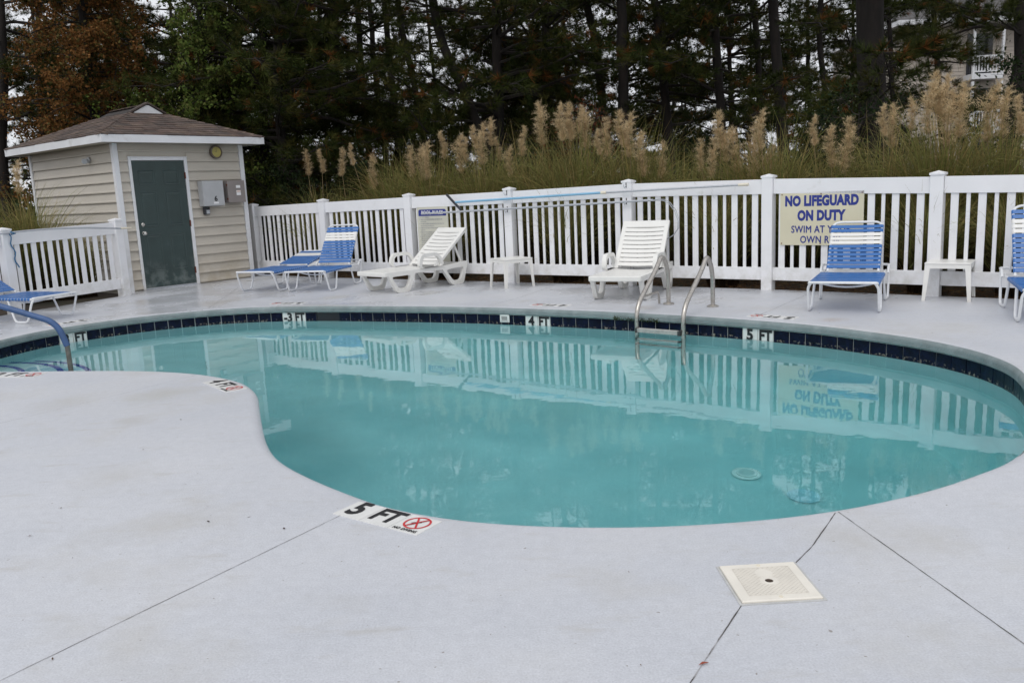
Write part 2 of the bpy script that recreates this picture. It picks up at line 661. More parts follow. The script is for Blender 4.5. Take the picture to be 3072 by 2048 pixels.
# ------------------------------------------------------------------ pool outline
CTRL = [(-5.33, 8.2), (-5.336, 8.667), (-5.196, 9.248), (-4.935, 9.60), (-4.565, 10.0), (-4.044, 10.30), (-3.488, 10.47), (-2.914, 10.455),
        (-2.23, 10.284), (-1.49, 10.01), (-.796, 9.734), (-.222, 9.47), (.597, 9.0), (1.128, 8.655), (1.633, 8.29), (2.004, 8.0), (2.565, 7.48),
        (2.852, 7.117), (3.096, 6.729), (3.229, 6.459), (3.321, 6.167), (3.365, 5.865), (3.34, 5.48), (3.196, 5.08), (2.82, 4.28), (2.304, 3.67),
        (1.992, 3.461), (1.726, 3.307), (1.298, 3.14), (.846, 3.06), (.343, 3.063), (-.164, 3.171), (-.537, 3.366),
        (-.757, 3.566), (-.96, 3.777), (-1.169, 4.03), (-1.31, 4.266), (-1.435, 4.565), (-1.568, 4.956), (-1.706, 5.38), (-1.801, 5.674), (-1.959, 5.973),
        (-2.155, 6.187), (-2.47, 6.423), (-2.886, 6.61), (-3.283, 6.712), (-3.874, 6.824), (-4.263, 6.884), (-4.72, 7.02), (-5.06, 7.30), (-5.26, 7.70)]


def smooth_loop(C, per=12):
    C = np.array(C)
    n = len(C)
    for _ in range(1):
        C = .6 * C + .2 * np.roll(C, 1, 0) + .2 * np.roll(C, -1, 0) if False else C
    out = []
    for i in range(n):
        p0, p1, p2, p3 = C[i - 1], C[i], C[(i + 1) % n], C[(i + 2) % n]
        for k in range(per):
            t = k / per
            out.append(.5 * (2 * p1 + (p2 - p0) * t + (2 * p0 - 5 * p1 + 4 * p2 - p3) * t * t + (3 * p1 - p0 - 3 * p2 + p3) * t ** 3))
    out = np.array(out)
    for _ in range(30):
        out = .5 * out + .25 * np.roll(out, 1, 0) + .25 * np.roll(out, -1, 0)
    return out


def resample(L, n):
    P = np.vstack([L, L[:1]])
    s = np.r_[0, np.cumsum(np.linalg.norm(np.diff(P, axis=0), axis=1))]
    t = np.linspace(0, s[-1], n, endpoint=False)
    return np.c_[np.interp(t, s, P[:, 0]), np.interp(t, s, P[:, 1])], s[-1]


_L = smooth_loop(CTRL)
_, PER = resample(_L, 10)
NT = round(PER / .1545)                 # number of waterline tiles
SUB = 3
LOOP, _ = resample(_L, NT * SUB)        # runs clockwise (seen from above)
tan = np.roll(LOOP, -1, 0) - np.roll(LOOP, 1, 0)
tan /= np.linalg.norm(tan, axis=1)[:, None]
OUTN = np.c_[-tan[:, 1], tan[:, 0]]     # outward normal for a clockwise loop
NL = len(LOOP)


def ring(off, z):
    p = LOOP + OUTN * off
    if np.isscalar(z):
        return np.c_[p, np.full(NL, z)]
    return np.c_[p, z]


def rings_mesh(mb, rings):
    o = len(mb.v)
    for r_ in rings:
        mb.v += [tuple(map(float, p)) for p in r_]
    for i in range(len(rings) - 1):
        for j in range(NL):
            k = (j + 1) % NL
            mb.f.append((o + i * NL + j, o + i * NL + k, o + (i + 1) * NL + k, o + (i + 1) * NL + j))


def fill_loops(loops):
    """triangulated sheet bounded by loops (first is outer)"""
    bm = bmesh.new()
    es = []
    for lp in loops:
        vs = [bm.verts.new(p) for p in lp]
        es += [bm.edges.new((vs[i], vs[(i + 1) % len(vs)])) for i in range(len(vs))]
    bmesh.ops.triangle_fill(bm, use_beauty=True, use_dissolve=False, edges=es, normal=(0, 0, 1))
    bm.verts.index_update()
    V = [tuple(v.co) for v in bm.verts]
    F = []
    for f in bm.faces:
        idx = [v.index for v in f.verts]
        F.append(idx if f.normal.z > 0 else idx[::-1])
    bm.free()
    return V, F


POSTS = [(-4.458, 15.061, 1.269), (-2.989, 13.985, 1.295), (-1.466, 12.981, 1.318), (.057, 11.966, 1.338), (1.582, 10.943, 1.364),
         (3.057, 9.892, 1.343), (4.449, 8.759, 1.293), (5.86, 7.59, 1.25)]
LPOSTS = [(-5.762, 12.57, 1.150), (-6.465, 10.93, 1.114), (-7.17, 9.28, 1.10)]
HUT = Vector((-5.875, 13.045, 0))
HTH, HW, HD, HH = .87, 2.169, 3.055, 2.252

# ------------------------------------------------------------------ ground, deck, pool
gmb = MB()
# ground: a sheet with a hole where deck and pool lie
OUT = [(-4.42, 15.10, 0)] + [(x + .0, y + .0, 0) for x, y, h in POSTS[1:]] + [(9.6, 4.5, 0), (9.6, -4, 0), (-12.9, -4, 0)] + \
      [(x, y, 0) for x, y, h in reversed(LPOSTS)] + [(-5.93, 13.0, 0), (-5.875 + .2, 13.2, 0), (-4.5, 14.75, 0)]
gz = -.05
hole = [(x, y, gz) for x, y, z in OUT]
V, F = fill_loops([[(-900, -300, gz), (900, -300, gz), (900, 1500, gz), (-900, 1500, gz)], hole])
gmb.add(V, F)
tag(gmb.ob('ground', M_['ground']), 'dark soil and leaf litter behind the fence', kind='structure')

dk = MB()
V, F = fill_loops([OUT, [tuple(p) for p in ring(.035, 0.0)]])
dk.add(V, F)
# rounded nose
NOSE = lambda d_: (-.025 + .060 * (1 - math.sin(R(d_))), -.042 * (1 - math.cos(R(d_))))
prof = [(.035, 0.0)] + [NOSE(a) for a in (9, 18, 27, 34)]
rings_mesh(dk, [ring(o, z) for o, z in prof])
# outer edge of the slab
n0 = len(dk.v)
dk.v += [(x, y, 0) for x, y, z in OUT] + [(x, y, gz - .15) for x, y, z in OUT]
dk.f += [(n0 + i, n0 + (i + 1) % len(OUT), n0 + len(OUT) + (i + 1) % len(OUT), n0 + len(OUT) + i) for i in range(len(OUT))]
deck = dk.ob('deck', M_['deck'], smooth=True)
tag(deck, 'pale lavender grey painted concrete pool deck', kind='structure')
cp = MB()
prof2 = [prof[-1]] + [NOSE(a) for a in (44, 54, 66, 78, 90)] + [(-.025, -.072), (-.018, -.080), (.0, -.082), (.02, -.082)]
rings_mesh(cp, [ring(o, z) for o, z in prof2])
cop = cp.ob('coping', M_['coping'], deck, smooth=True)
cop.data.materials.append(M_['deck'])       # near-side faces take the deck material, the rest stay grey green
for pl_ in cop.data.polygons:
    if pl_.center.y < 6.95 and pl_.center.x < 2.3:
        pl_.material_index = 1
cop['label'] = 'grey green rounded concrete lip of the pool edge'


def zfloor(p):
    return -1.10 - .11 * (p[:, 0] + 4.0)


bs = MB()
ZF = zfloor(LOOP)
rl = [ring(.02, -.232), ring(.02, -.24), ring(0, -.24)]
rl += [ring(0, ZF + .30)]
for a in (25, 50, 70, 90):
    rl.append(ring(-.30 * (1 - math.cos(R(a))) if a < 90 else -.30, ZF + .30 * (1 - math.sin(R(a)))))
rings_mesh(bs, rl)
V, F = fill_loops([[tuple(map(float, p)) for p in rl[-1]]])
bs.add(V, F)
basin = bs.ob('pool_basin', M_['plaster'], smooth=True)
tag(basin, 'aqua plastered kidney shaped pool basin', kind='structure')
gr = MB()
rings_mesh(gr, [ring(.018, -.0805), ring(-.004, -.081), ring(-.004, -.086), ring(.008, -.0865), ring(.008, -.236), ring(.02, -.237)])
g_ = gr.ob('grout', M_['grout'], basin, smooth=True)

# waterline tiles, one by one
def near_idx(x, y):
    return int(np.argmin(((LOOP - np.array((x, y))) ** 2).sum(1)))


SK0 = near_idx(-2.42, 10.33) // SUB
MARK = {}
for (x, y, txt) in ((-5.02, 9.47, '3'), (-2.80, 10.43, '-3'), (.27, 9.20, '4'), (2.17, 7.86, '5')):
    k = near_idx(x, y) // SUB
    MARK[k] = txt
    MARK[k + 1] = 'FT'
RET = near_idx(-.10, 9.41) // SUB
for k in range(NT):
    if k in (SK0, SK0 + 1):
        continue
    idx = [(k * SUB + j) % NL for j in range(SUB + 1)]
    mb = MB()
    g = .004
    a0 = LOOP[idx[0]] + (LOOP[idx[1]] - LOOP[idx[0]]) * (g / .05)
    a1 = LOOP[idx[-1]] + (LOOP[idx[-2]] - LOOP[idx[-1]]) * (g / .05)
    pts = [a0] + [LOOP[i] for i in idx[1:-1]] + [a1]
    nn = [OUTN[i] for i in idx]
    n_ = len(pts)
    o = [(*p, 0) for p in pts]
    jit = random.Random(k).uniform(-.0012, .0012)
    vs = []
    for zz in (-.232, -.088):
        vs += [(p[0] + q[0] * jit, p[1] + q[1] * jit, zz) for p, q in zip(pts, nn)]
    for zz in (-.232, -.088):
        vs += [(p[0] + q[0] * .012, p[1] + q[1] * .012, zz) for p, q in zip(pts, nn)]
    fs = []
    for i in range(n_ - 1):
        fs.append((i, i + 1, n_ + i + 1, n_ + i))
        fs.append((n_ + i, n_ + i + 1, 3 * n_ + i + 1, 3 * n_ + i))
    fs += [(0, n_, 3 * n_, 2 * n_), (n_ - 1, 2 * n_ - 1, 4 * n_ - 1, 3 * n_ - 1)]
    mb.add(vs, fs)
    t = mb.ob('tile', M_['marker_tile'] if k in MARK else M_['tile'], basin)
    if k in MARK:
        t.name = 'depth_tile'
        t['label'] = 'white waterline tile marked ' + MARK[k]
        c = (pts[0] + pts[-1]) / 2
        q = nn[SUB // 2]
        M = frame((c[0] - q[0] * .006, c[1] - q[1] * .006, -.150), (q[1], -q[0], 0), (0, 0, 1))
        add_text(MB(), M, MARK[k], .001) if False else None
        lm = add_text(MB(), M, MARK[k], .145, bold=.006, sx=.82 if MARK[k] == 'FT' else .95)
        lm.ob('lettering', M_['black'], t)
# skimmer mouth
i0, i1 = (SK0 * SUB) % NL, ((SK0 + 2) * SUB) % NL
pa, pb = LOOP[i0], LOOP[i1]
M = frame((*((pa + pb) / 2), 0), (pb[0] - pa[0], pb[1] - pa[1], 0), (0, 0, 1))   # x along wall, y up, z out of... 
hw = np.linalg.norm(pb - pa) / 2
sk = MB()
zo = 1 if (M.to_3x3() @ Vector((0, 0, 1))).to_2d().dot(Vector(OUTN[i0])) > 0 else -1
sk.box((-hw, -.235, .03 * zo), (hw, -.225, .3 * zo), M)
sk.box((-hw, -.09, .03 * zo), (hw, -.08, .3 * zo), M)
sk.box((-hw, -.235, .29 * zo), (hw, -.08, .3 * zo), M)
sk.box((-hw - .01, -.235, .0 * zo), (-hw, -.08, .3 * zo), M)
sk.box((hw, -.235, .0 * zo), (hw + .01, -.08, .3 * zo), M)
sk.box((-hw, -.225, .0065 * zo), (hw, -.09, .0075 * zo), M)
s_ = sk.ob('skimmer_mouth', M_['void'], basin)
s_['label'] = 'dark skimmer opening in the waterline tile'
# return inlet grille
c = LOOP[(RET * SUB + 1) % NL]
q = OUTN[(RET * SUB + 1) % NL]
M = frame((c[0] - q[0] * .004, c[1] - q[1] * .004, -.125), (q[1], -q[0], 0), (0, 0, 1))
rt = MB()
rt.box((-.06, -.045, 0), (.06, .045, .012), M)
r_ = rt.ob('inlet_plate', M_['marker_tile'], basin, bevel=.004)
r_['label'] = 'small white slotted inlet plate on the far waterline'
for i in range(6):
    MB().box((-.036 + i * .0125, -.02, .0121), (-.030 + i * .0125, .024, .0135), M).ob('slot', M_['void'], r_)
MB().box((-.046, -.034, .0121), (.046, -.030, .0135), M).ob('slot', M_['void'], r_)

# entry steps at the shallow end
for rad, zt in ((.87, -.41), (1.20, -.63), (1.45, -.85)):
    mb = MB()
    cx, cy = -5.5, 7.6
    arc = [(cx + rad * math.cos(a), cy + rad * math.sin(a)) for a in np.linspace(-math.pi, math.pi, 64, endpoint=False)]
    mb.prism(arc, -1.25, zt)
    st = mb.ob('step', M_['plaster'], basin, smooth=True)
    bd = MB()
    nA = 64
    for zz, rr in ((zt - .05, rad + .004), (zt + .004, rad + .004), (zt + .004, rad - .05)):
        bd.v += [(cx + rr * math.cos(a), cy + rr * math.sin(a), zz) for a in np.linspace(-math.pi, math.pi, nA, endpoint=False)]
    for i in range(2):
        bd.f += [(i * nA + j, i * nA + (j + 1) % nA, (i + 1) * nA + (j + 1) % nA, (i + 1) * nA + j) for j in range(nA)]
    bd.ob('tile_band', M_['blue_band'], st)

# main drain cover and the pale blue disc on the floor
def floor_z(x):
    return -1.10 - .11 * (x + 4.0)


dr = empty('floor_drain', (1.585, 5.58, floor_z(1.585)))
dr.scale = (.6, .6, .6)
dr.rotation_euler = (0, math.atan(.11), 0)
tag(dr, 'round white slotted drain cover on the pool floor', 'drain')
MB().lathe([(.165, .004), (.165, .02), (.150, .026), (.145, .014), (.10, .014)], 36).ob('rim', M_['drain'], dr, smooth=True)
MB().lathe([(.115, .014), (.115, .034), (.10, .042)], 36).ob('cover', M_['drain'], dr, smooth=True)
for i in range(-4, 5):
    hl = math.sqrt(max(.0, .09 ** 2 - (i * .02) ** 2))
    MB().box((i * .02 - .004, -hl, .0425), (i * .02 + .004, hl, .0445)).ob('slot', M_['slot'], dr)
pt = MB().lathe([(.20, .002), (.20, .004)], 40).ob('floor_disc', mat('pale_blue_disc', (.49, .74, .83), .8, .10, 9), None)
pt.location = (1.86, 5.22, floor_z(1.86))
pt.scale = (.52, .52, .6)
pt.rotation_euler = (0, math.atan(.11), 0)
tag(pt, 'pale blue round disc on the pool floor beside the drain', 'floor plate')

# water
wm = MB()
WZ = -.19
top = [tuple(map(float, p)) for p in ring(.03, WZ)]
V, F = fill_loops([top])
wm.add(V, F)
bot = [(x, y, -2.6) for x, y, z in top]
V, F = fill_loops([bot])
wm.add(V, [tuple(reversed(f)) for f in F])
o = len(wm.v)
wm.v += top + bot
wm.f += [(o + j, o + (j + 1) % NL, o + NL + (j + 1) % NL, o + NL + j) for j in range(NL)]
me = wm.mesh('water', M_['water'])
bm = bmesh.new()
bm.from_mesh(me)
bmesh.ops.remove_doubles(bm, verts=bm.verts, dist=1e-5)
bmesh.ops.recalc_face_normals(bm, faces=bm.faces)
bm.to_mesh(me)
bm.free()
tag(link('water', me), 'calm turquoise pool water', kind='structure')

# saw-cut joints in the deck
rj = random.Random(3)


def joint(pts, wd=.0035):
    wd *= .7
    P = [Vector((*p, 0)) for p in pts]
    line = []
    for a, b in zip(P[:-1], P[1:]):
        k = max(2, int((b - a).length / .03))
        line += [a.lerp(b, i / k) for i in range(k)]
    line.append(P[-1])
    mb = MB()
    vs = []
    for i, p in enumerate(line):
        t = (line[min(i + 1, len(line) - 1)] - line[max(i - 1, 0)]).normalized()
        nrm = Vector((-t.y, t.x, 0))
        wv = wd * rj.uniform(.45, 1.15) / 2
        off = nrm * rj.uniform(-.0006, .0006)
        vs += [p + nrm * wv + off + Vector((0, 0, .0015)), p - nrm * wv + off + Vector((0, 0, .0015))]
    fs = [(2 * i, 2 * i + 1, 2 * i + 3, 2 * i + 2) for i in range(len(line) - 1)]
    return mb.add(vs, fs).ob('joint', M_['joint'], deck)


joint([(-.72, 3.335), (-1.48, 2.169), (-3.2, -.5)])
joint([(1.225, 3.09), (1.03, 2.80), (.926, 2.672)], .006)
joint([(.669, 2.402), (.425, 2.007), (-.6, .35)], .006)
joint([(1.24, 3.10), (1.369, 2.12), (1.5, .8)], .005)
joint([(-2.42, 6.39), (-2.734, 5.866), (-3.221, 5.111), (-4.6, 2.9)], .003)
joint([(-3.80, 10.53), (-4.085, 12.361), (-4.2, 13.0)], .006)
joint([(-.25, 9.58), (.125, 10.193), (.6, 11.3)], .005)
joint([(2.27, 7.86), (2.418, 8.038), (3.207, 9.151), (3.45, 9.5)], .005)


# depth markers set in the deck
def deck_marker(cx, cy, ang, num, label):
    root = MB()
    M = Matrix.Translation((cx, cy, .003)) @ Matrix.Rotation(ang, 4, 'Z')
    e = link('depth_marker', None, deck)
    e.empty_display_size = .1
    e['label'] = label
    for i in range(3):
        x0 = -.2305 + i * .1545
        MB().box((x0, -.0762, -.006), (x0 + .1515, .0762, .0008), M).ob('tile', M_['marker_tile'], e)
    M2 = M @ Matrix.Translation((0, 0, .0022))
    add_text(MB(), M2, num, .175, dx=-.165, dy=.008, bold=.007, sx=.85).ob('lettering', M_['black'], e)
    add_text(MB(), M2, 'FT', .155, dx=.0, dy=.006, bold=.006, sx=.82).ob('lettering', M_['black'], e)
    heavy_text(MB(), M2, .0006, 'NO DIVING', .027, dx=.154, dy=-.061, sx=.80, spacing=1.08).ob('lettering', M_['black'], e)
    rg = MB()
    n = 32
    for r_ in (.058, .049):
        rg.v += [tuple(M2 @ Vector((.156 + r_ * math.cos(2 * math.pi * i / n), .013 + r_ * math.sin(2 * math.pi * i / n), 0))) for i in range(n)]
    rg.f += [(j, (j + 1) % n, n + (j + 1) % n, n + j) for j in range(n)]
    for s in (1, -1):
        Mr = M2 @ Matrix.Translation((.156, .013, .0006 * (s + 2))) @ Matrix.Rotation(s * R(58), 4, 'Z')
        rg.add([tuple(Mr @ Vector(p)) for p in ((-.05, -.0042, 0), (.05, -.0042, 0), (.05, .0042, 0), (-.05, .0042, 0))], [(0, 1, 2, 3)])
    rg.ob('prohibition_ring', M_['red'], e)
    dv = MB()
    Md = M2 @ Matrix.Translation((.150, .010, .0004))
    for pts in ([(-.018, -.018), (-.006, -.014), (.012, .004), (.004, .008)], [(-.020, -.006), (-.012, -.010), (.006, .008), (-.002, .010)],
                [(.012, .006), (.020, .010), (.020, .018), (.010, .016)]):
        dv.add([tuple(Md @ Vector((*p, 0))) for p in pts], [(0, 1, 2, 3)])
    dv.ob('diver_pictogram', M_['black'], e)
    return e


deck_marker(-.544, 3.252, R(-35.4), '5', 'white tiles reading 5 FT NO DIVING at the near pool edge')
deck_marker(-2.083, 5.925, R(-51), '4', 'white tiles reading 4 FT on the near deck point')
deck_marker(-4.02, 6.675, R(-11), '3', 'white tiles reading 3 FT at the left of the near deck')
deck_marker(-2.83, 10.67, R(-12 + 180), '3', 'white tiles reading 3 FT on the far deck before the blue loungers')
deck_marker(.45, 9.37, R(-30 + 180), '4', 'white tiles reading 4 FT on the far deck by the ladder')
deck_marker(2.48, 7.86, R(-42 + 180), '5', 'white tiles reading 5 FT on the far deck before the right lounger')
deck_marker(-5.18, 9.76, R(52 + 180), '3', 'white tiles reading 3 FT on the far deck left')

# skimmer lid
sl = empty('skimmer_lid', (.797, 2.540, 0), R(1.6))
tag(sl, 'square cream skimmer lid with a finger hole set in the near deck', 'skimmer lid')
rm = MB()
for lo, hi in (((-.136, -.136), (.136, -.128)), ((-.136, .128), (.136, .136)), ((-.136, -.128), (-.128, .128)), ((.128, -.128), (.136, .128))):
    rm.box((*lo, -.01), (*hi, .003))
rm.ob('rim', mat('grey_rim', (.50, .50, .49), .6, .1, 20), sl)
ld = MB()
n = 32
sq = []
for i in range(n):
    a = 2 * math.pi * i / n + math.pi / 4
    cx, sy = math.cos(a), math.sin(a)
    k = .1265 / max(abs(cx), abs(sy))
    sq.append((cx * k, sy * k))
hr = .0135
ld.v += [(x, y, -.008) for x, y in sq] + [(x, y, .007) for x, y in sq] + [(x * .975, y * .975, .010) for x, y in sq]
ld.v += [(hr * math.cos(2 * math.pi * i / n + math.pi / 4), hr * math.sin(2 * math.pi * i / n + math.pi / 4), .010) for i in range(n)]
ld.v += [(hr * math.cos(2 * math.pi * i / n + math.pi / 4), hr * math.sin(2 * math.pi * i / n + math.pi / 4), -.008) for i in range(n)]
for r_ in range(4):
    ld.f += [(r_ * n + j, r_ * n + (j + 1) % n, (r_ + 1) * n + (j + 1) % n, (r_ + 1) * n + j) for j in range(n)]
lidm = M_['lid']
lid = ld.ob('lid', lidm, sl)
MB().lathe([(.0134, -.009), (.0134, .0085)], 16).ob('finger_hole', mat('brown_hole_shade', (.05, .032, .022), .9, .3, 60), lid)  # dark brown plug; the shade inside the hole is put into its colour
# raised frame line and diamond treads
lineM = mat('lid_groove', (.66, .62, .545), .7, .1, 30)
fl = MB()
q = .094
for a, b in (((-q, -q), (q, -q)), ((q, -q), (q, q)), ((q, q), (-q, q)), ((-q, q), (-q, -q))):
    d = Vector((b[0] - a[0], b[1] - a[1])).normalized()
    nx, ny = -d.y * .0007, d.x * .0007
    fl.add([(a[0] + nx, a[1] + ny, .0106), (a[0] - nx, a[1] - ny, .0106), (b[0] - nx, b[1] - ny, .0106), (b[0] + nx, b[1] + ny, .0106)], [(0, 1, 2, 3)])
for s in (1, -1):
    for i in range(-11, 12):
        c0 = i * .0162
        seg = []
        for k in range(41):
            t = -q + 2 * q * k / 40
            x, y = t, s * t + c0
            ok = abs(y) <= q and math.hypot(x, y) > .026 and math.hypot(x + .0, y - .055) > .028
            if ok:
                seg.append((x, y))
            if (not ok or k == 40) and len(seg) > 1:
                a, b = seg[0], seg[-1]
                nx, ny = -s * .0005, .0005
                fl.add([(a[0] + nx, a[1] + ny, .0106), (a[0] - nx, a[1] - ny, .0106), (b[0] - nx, b[1] - ny, .0106), (b[0] + nx, b[1] + ny, .0106)], [(0, 1, 2, 3)])
                seg = []
            elif not ok:
                seg = []
fl.ob('tread_pattern', lineM, lid)
for y in (-.110, .110):
    MB().lathe([(.0065, .0095), (.0065, .0115), (.004, .012)], 12, Matrix.Translation((0, y, 0))).ob('screw', M_['cream'], lid)


# ------------------------------------------------------------------ fences
def fence(posts, label, skip=()):
    base = posts[0]
    root = empty('picket_fence', (base[0], base[1], 0))
    tag(root, label, 'fence', 'white vinyl fences')
    pm = MB().box((-.0635, -.0635, -.1), (.0635, .0635, 1.0)).mesh('post', M_['vinyl'], bevel=.004)
    cm = MB().add([(-.072, -.072, 0), (.072, -.072, 0), (.072, .072, 0), (-.072, .072, 0), (-.072, -.072, .022), (.072, -.072, .022), (.072, .072, .022), (-.072, .072, .022), (0, 0, .045)],
                  [(0, 3, 2, 1), (0, 1, 5, 4), (1, 2, 6, 5), (2, 3, 7, 6), (3, 0, 4, 7), (4, 5, 8), (5, 6, 8), (6, 7, 8), (7, 4, 8)]).mesh('post_cap', M_['vinyl'])
    wide = MB().box((-.036, -.007, 0), (.036, .007, 1)).mesh('picket', M_['vinyl'])
    thin = MB().box((-.018, -.007, 0), (.018, .007, 1)).mesh('picket', M_['vinyl'])
    rr = random.Random(int(abs(base[0]) * 100))
    for i, (x, y, h) in enumerate(posts):
        a = posts[max(0, i - 1)]
        b = posts[min(len(posts) - 1, i + 1)]
        ang = math.atan2(b[1] - a[1], b[0] - a[0])
        L0 = (x - base[0], y - base[1], 0)
        tilt = (rr.uniform(-.004, .004), rr.uniform(-.004, .004), ang)
        po = link('post', pm, root, L0, tilt, (1, 1, h - .045))
        # cap is its own piece on top of the post
        cpo = link('post_cap', cm, root, (L0[0], L0[1], h - .045), tilt)
    for (x0, y0, h0), (x1, y1, h1) in zip(posts[:-1], posts[1:]):
        d = Vector((x1 - x0, y1 - y0, 0))
        L = d.length
        d.normalize()
        nrm = Vector((-d.y, d.x, 0))
        A = Vector((x0 - base[0], y0 - base[1], 0)) + d * .0645
        B = Vector((x1 - base[0], y1 - base[1], 0)) - d * .0645
        for nm, (za0, zb0), (za1, zb1) in (('top_rail', (h0 - .23, h0 - .062), (h1 - .23, h1 - .062)), ('bottom_rail', (.113, .262), (.113, .262))):
            t = .024
            vs = []
            for P_, lo, hi in ((A, za0, zb0), (B, za1, zb1)):
                for s in (-1, 1):
                    for z in (lo, hi):
                        vs.append(P_ + nrm * t * s + Vector((0, 0, z)))
            fs = [(0, 1, 3, 2), (4, 6, 7, 5), (0, 4, 5, 1), (2, 3, 7, 6), (1, 5, 7, 3), (0, 2, 6, 4)]
            MB().add(vs, fs).ob(nm, M_['vinyl'], root, bevel=.003)
        ang = math.atan2(d.y, d.x)
        inner = (B - A).length
        n = 13
        step = inner / (n + .55)
        for k in range(n):
            t = (k + .775) * step / inner
            z1 = (h0 + (h1 - h0) * t) - .235
            p = A.lerp(B, t)
            link('picket', wide if k % 2 == 0 else thin, root, (p.x, p.y, .258), (0, 0, ang), (1, 1, z1 - .253))
    return root


fence(POSTS, 'long white picket fence running behind the loungers from the shed to the right')
fence(LPOSTS, 'short white picket fence left of the shed corner')

# ------------------------------------------------------------------ pool shed
shed = empty('pool_shed', HUT, HTH)
tag(shed, 'small beige sided pool shed with brown shingle roof and green door', 'shed')
DX0, DX1, DZ = .235, 1.105, 2.0
core = MB()
core.box((.025, .025, -.06), (HW - .025, HD - .025, HH + .02))
core.ob('wall', mat('wall_core', (.40, .37, .30), .8, .05, 4), shed)
EXP = .1505


def siding(wall, x0, x1, M, openings=()):
    nb = int(HH / EXP) + 1
    for i in range(nb):
        z0 = .015 + i * EXP
        z1 = min(z0 + EXP, HH)
        if z1 - z0 < .03:
            continue
        spans = [(x0, x1)]
        for (a, b, zt) in openings:
            if z0 < zt - .02:
                ns = []
                for s in spans:
                    if a > s[0]:
                        ns.append((s[0], min(a, s[1])))
                    if b < s[1]:
                        ns.append((max(b, s[0]), s[1]))
                spans = ns
        for (a, b) in spans:
            # clapboard: bottom edge stands proud, small return at its lower lip
            v = [(a, -.026, z0 + .008), (b, -.026, z0 + .008), (b, .002, z1), (a, .002, z1), (a, 0.003, z0 + .008), (b, .003, z0 + .008), (a, -.026, z0 + .024), (b, -.026, z0 + .024),
                 (a, -.018, z0 + .042), (b, -.018, z0 + .042)]
            f = [(0, 1, 7, 6), (6, 7, 9, 8), (8, 9, 2, 3), (0, 4, 5, 1)]
            MB().add([tuple(M @ Vector(p)) for p in v], f).ob('siding_board', M_['siding'], wall)


wf = MB().box((.001, .004, 0), (HW - .001, .019, HH)).ob('front_wall', M_['siding'], shed)
siding(wf, .05, HW - .05, Matrix(), [(DX0 - .045, DX1 + .055, DZ + .06)])
ws = MB().box((.004, .02, 0), (.019, HD - .02, HH)).ob('side_wall', M_['siding'], shed)
siding(ws, -HD + .05, -.05, Matrix.Rotation(R(-90), 4, 'Z'))
wr = MB().box((HW - .019, .02, 0), (HW - .004, HD - .02, HH)).ob('side_wall', M_['siding'], shed)
siding(wr, .05, HD - .05, Matrix.Translation((HW, 0, 0)) @ Matrix.Rotation(R(90), 4, 'Z'))
for (x, y) in ((0, 0), (HW, 0), (0, HD), (HW, HD)):
    sx = 1 if x == 0 else -1
    sy = 1 if y == 0 else -1
    c = MB()
    for lo, hi in (((-.030, -.030), (.046, .0)), ((-.030, .0), (0, .046))):
        xs = sorted((x + sx * lo[0], x + sx * hi[0]))
        ys = sorted((y + sy * lo[1], y + sy * hi[1]))
        c.box((xs[0], ys[0], .0), (xs[1], ys[1], HH))
    c.ob('corner_trim', M_['trim'], shed)
# door
fr = MB()
fr.box((DX0 - .043, -.032, 0), (DX0, .002, DZ + .045))
fr.box((DX1, -.032, 0), (DX1 + .053, .002, DZ + .045))
fr.box((DX0, -.032, DZ), (DX1, .002, DZ + .045))
fr.box((DX0 - .05, -.036, DZ + .046), (DX1 + .06, .002, DZ + .058))
fr.ob('door_frame', M_['trim'], shed, bevel=.004)
MB().box((DX0, -.03, .0), (DX1, .0, .028)).ob('threshold', M_['alu'], shed)
door = MB().box((DX0 + .006, -.016, .032), (DX1 - .006, .002, DZ - .006)).ob('door', M_['door'], shed)
dw = DX1 - DX0
for px in (.10, .56):
    for z0, z1 in ((.28, .86), (.98, 1.52), (1.62, 1.85)):
        x0 = DX0 + px * dw
        x1 = x0 + .31 * dw
        pn = MB()
        b_ = .022
        pn.add([(x0, -.0165, z0), (x1, -.0165, z0), (x1, -.0165, z1), (x0, -.0165, z1),
                (x0 + .008, -.0215, z0 + .008), (x1 - .008, -.0215, z0 + .008), (x1 - .008, -.0215, z1 - .008), (x0 + .008, -.0215, z1 - .008),
                (x0 + b_, -.0175, z0 + b_), (x1 - b_, -.0175, z0 + b_), (x1 - b_, -.0175, z1 - b_), (x0 + b_, -.0175, z1 - b_),
                (x0 + 2 * b_, -.022, z0 + 2 * b_), (x1 - 2 * b_, -.022, z0 + 2 * b_), (x1 - 2 * b_, -.022, z1 - 2 * b_), (x0 + 2 * b_, -.022, z1 - 2 * b_)],
               [(i * 4 + j, i * 4 + (j + 1) % 4, (i + 1) * 4 + (j + 1) % 4, (i + 1) * 4 + j) for i in range(3) for j in range(4)] + [(12, 13, 14, 15)])
        pn.ob('door_panel', M_['door'], door)
for z, nm, r_ in ((1.02, 'deadbolt', .024), (.885, 'door_knob', .026)):
    Mk = Matrix.Translation((DX0 + .075, -.0165, z)) @ Matrix.Rotation(R(90), 4, 'X')
    pr = [(.03, 0), (.03, .008), (.012, .012), (.012, .03), (r_, .036), (r_, .052), (.012, .060)] if nm == 'door_knob' else [(.03, 0), (.03, .010), (.018, .02), (.018, .026)]
    MB().lathe(pr, 18, Mk).ob(nm, M_['brass'], door, smooth=True)
for z in (.24, 1.0, 1.76):
    MB().box((DX1 - .012, -.034, z - .05), (DX1 + .006, -.014, z + .05)).ob('hinge', M_['rust'], door)
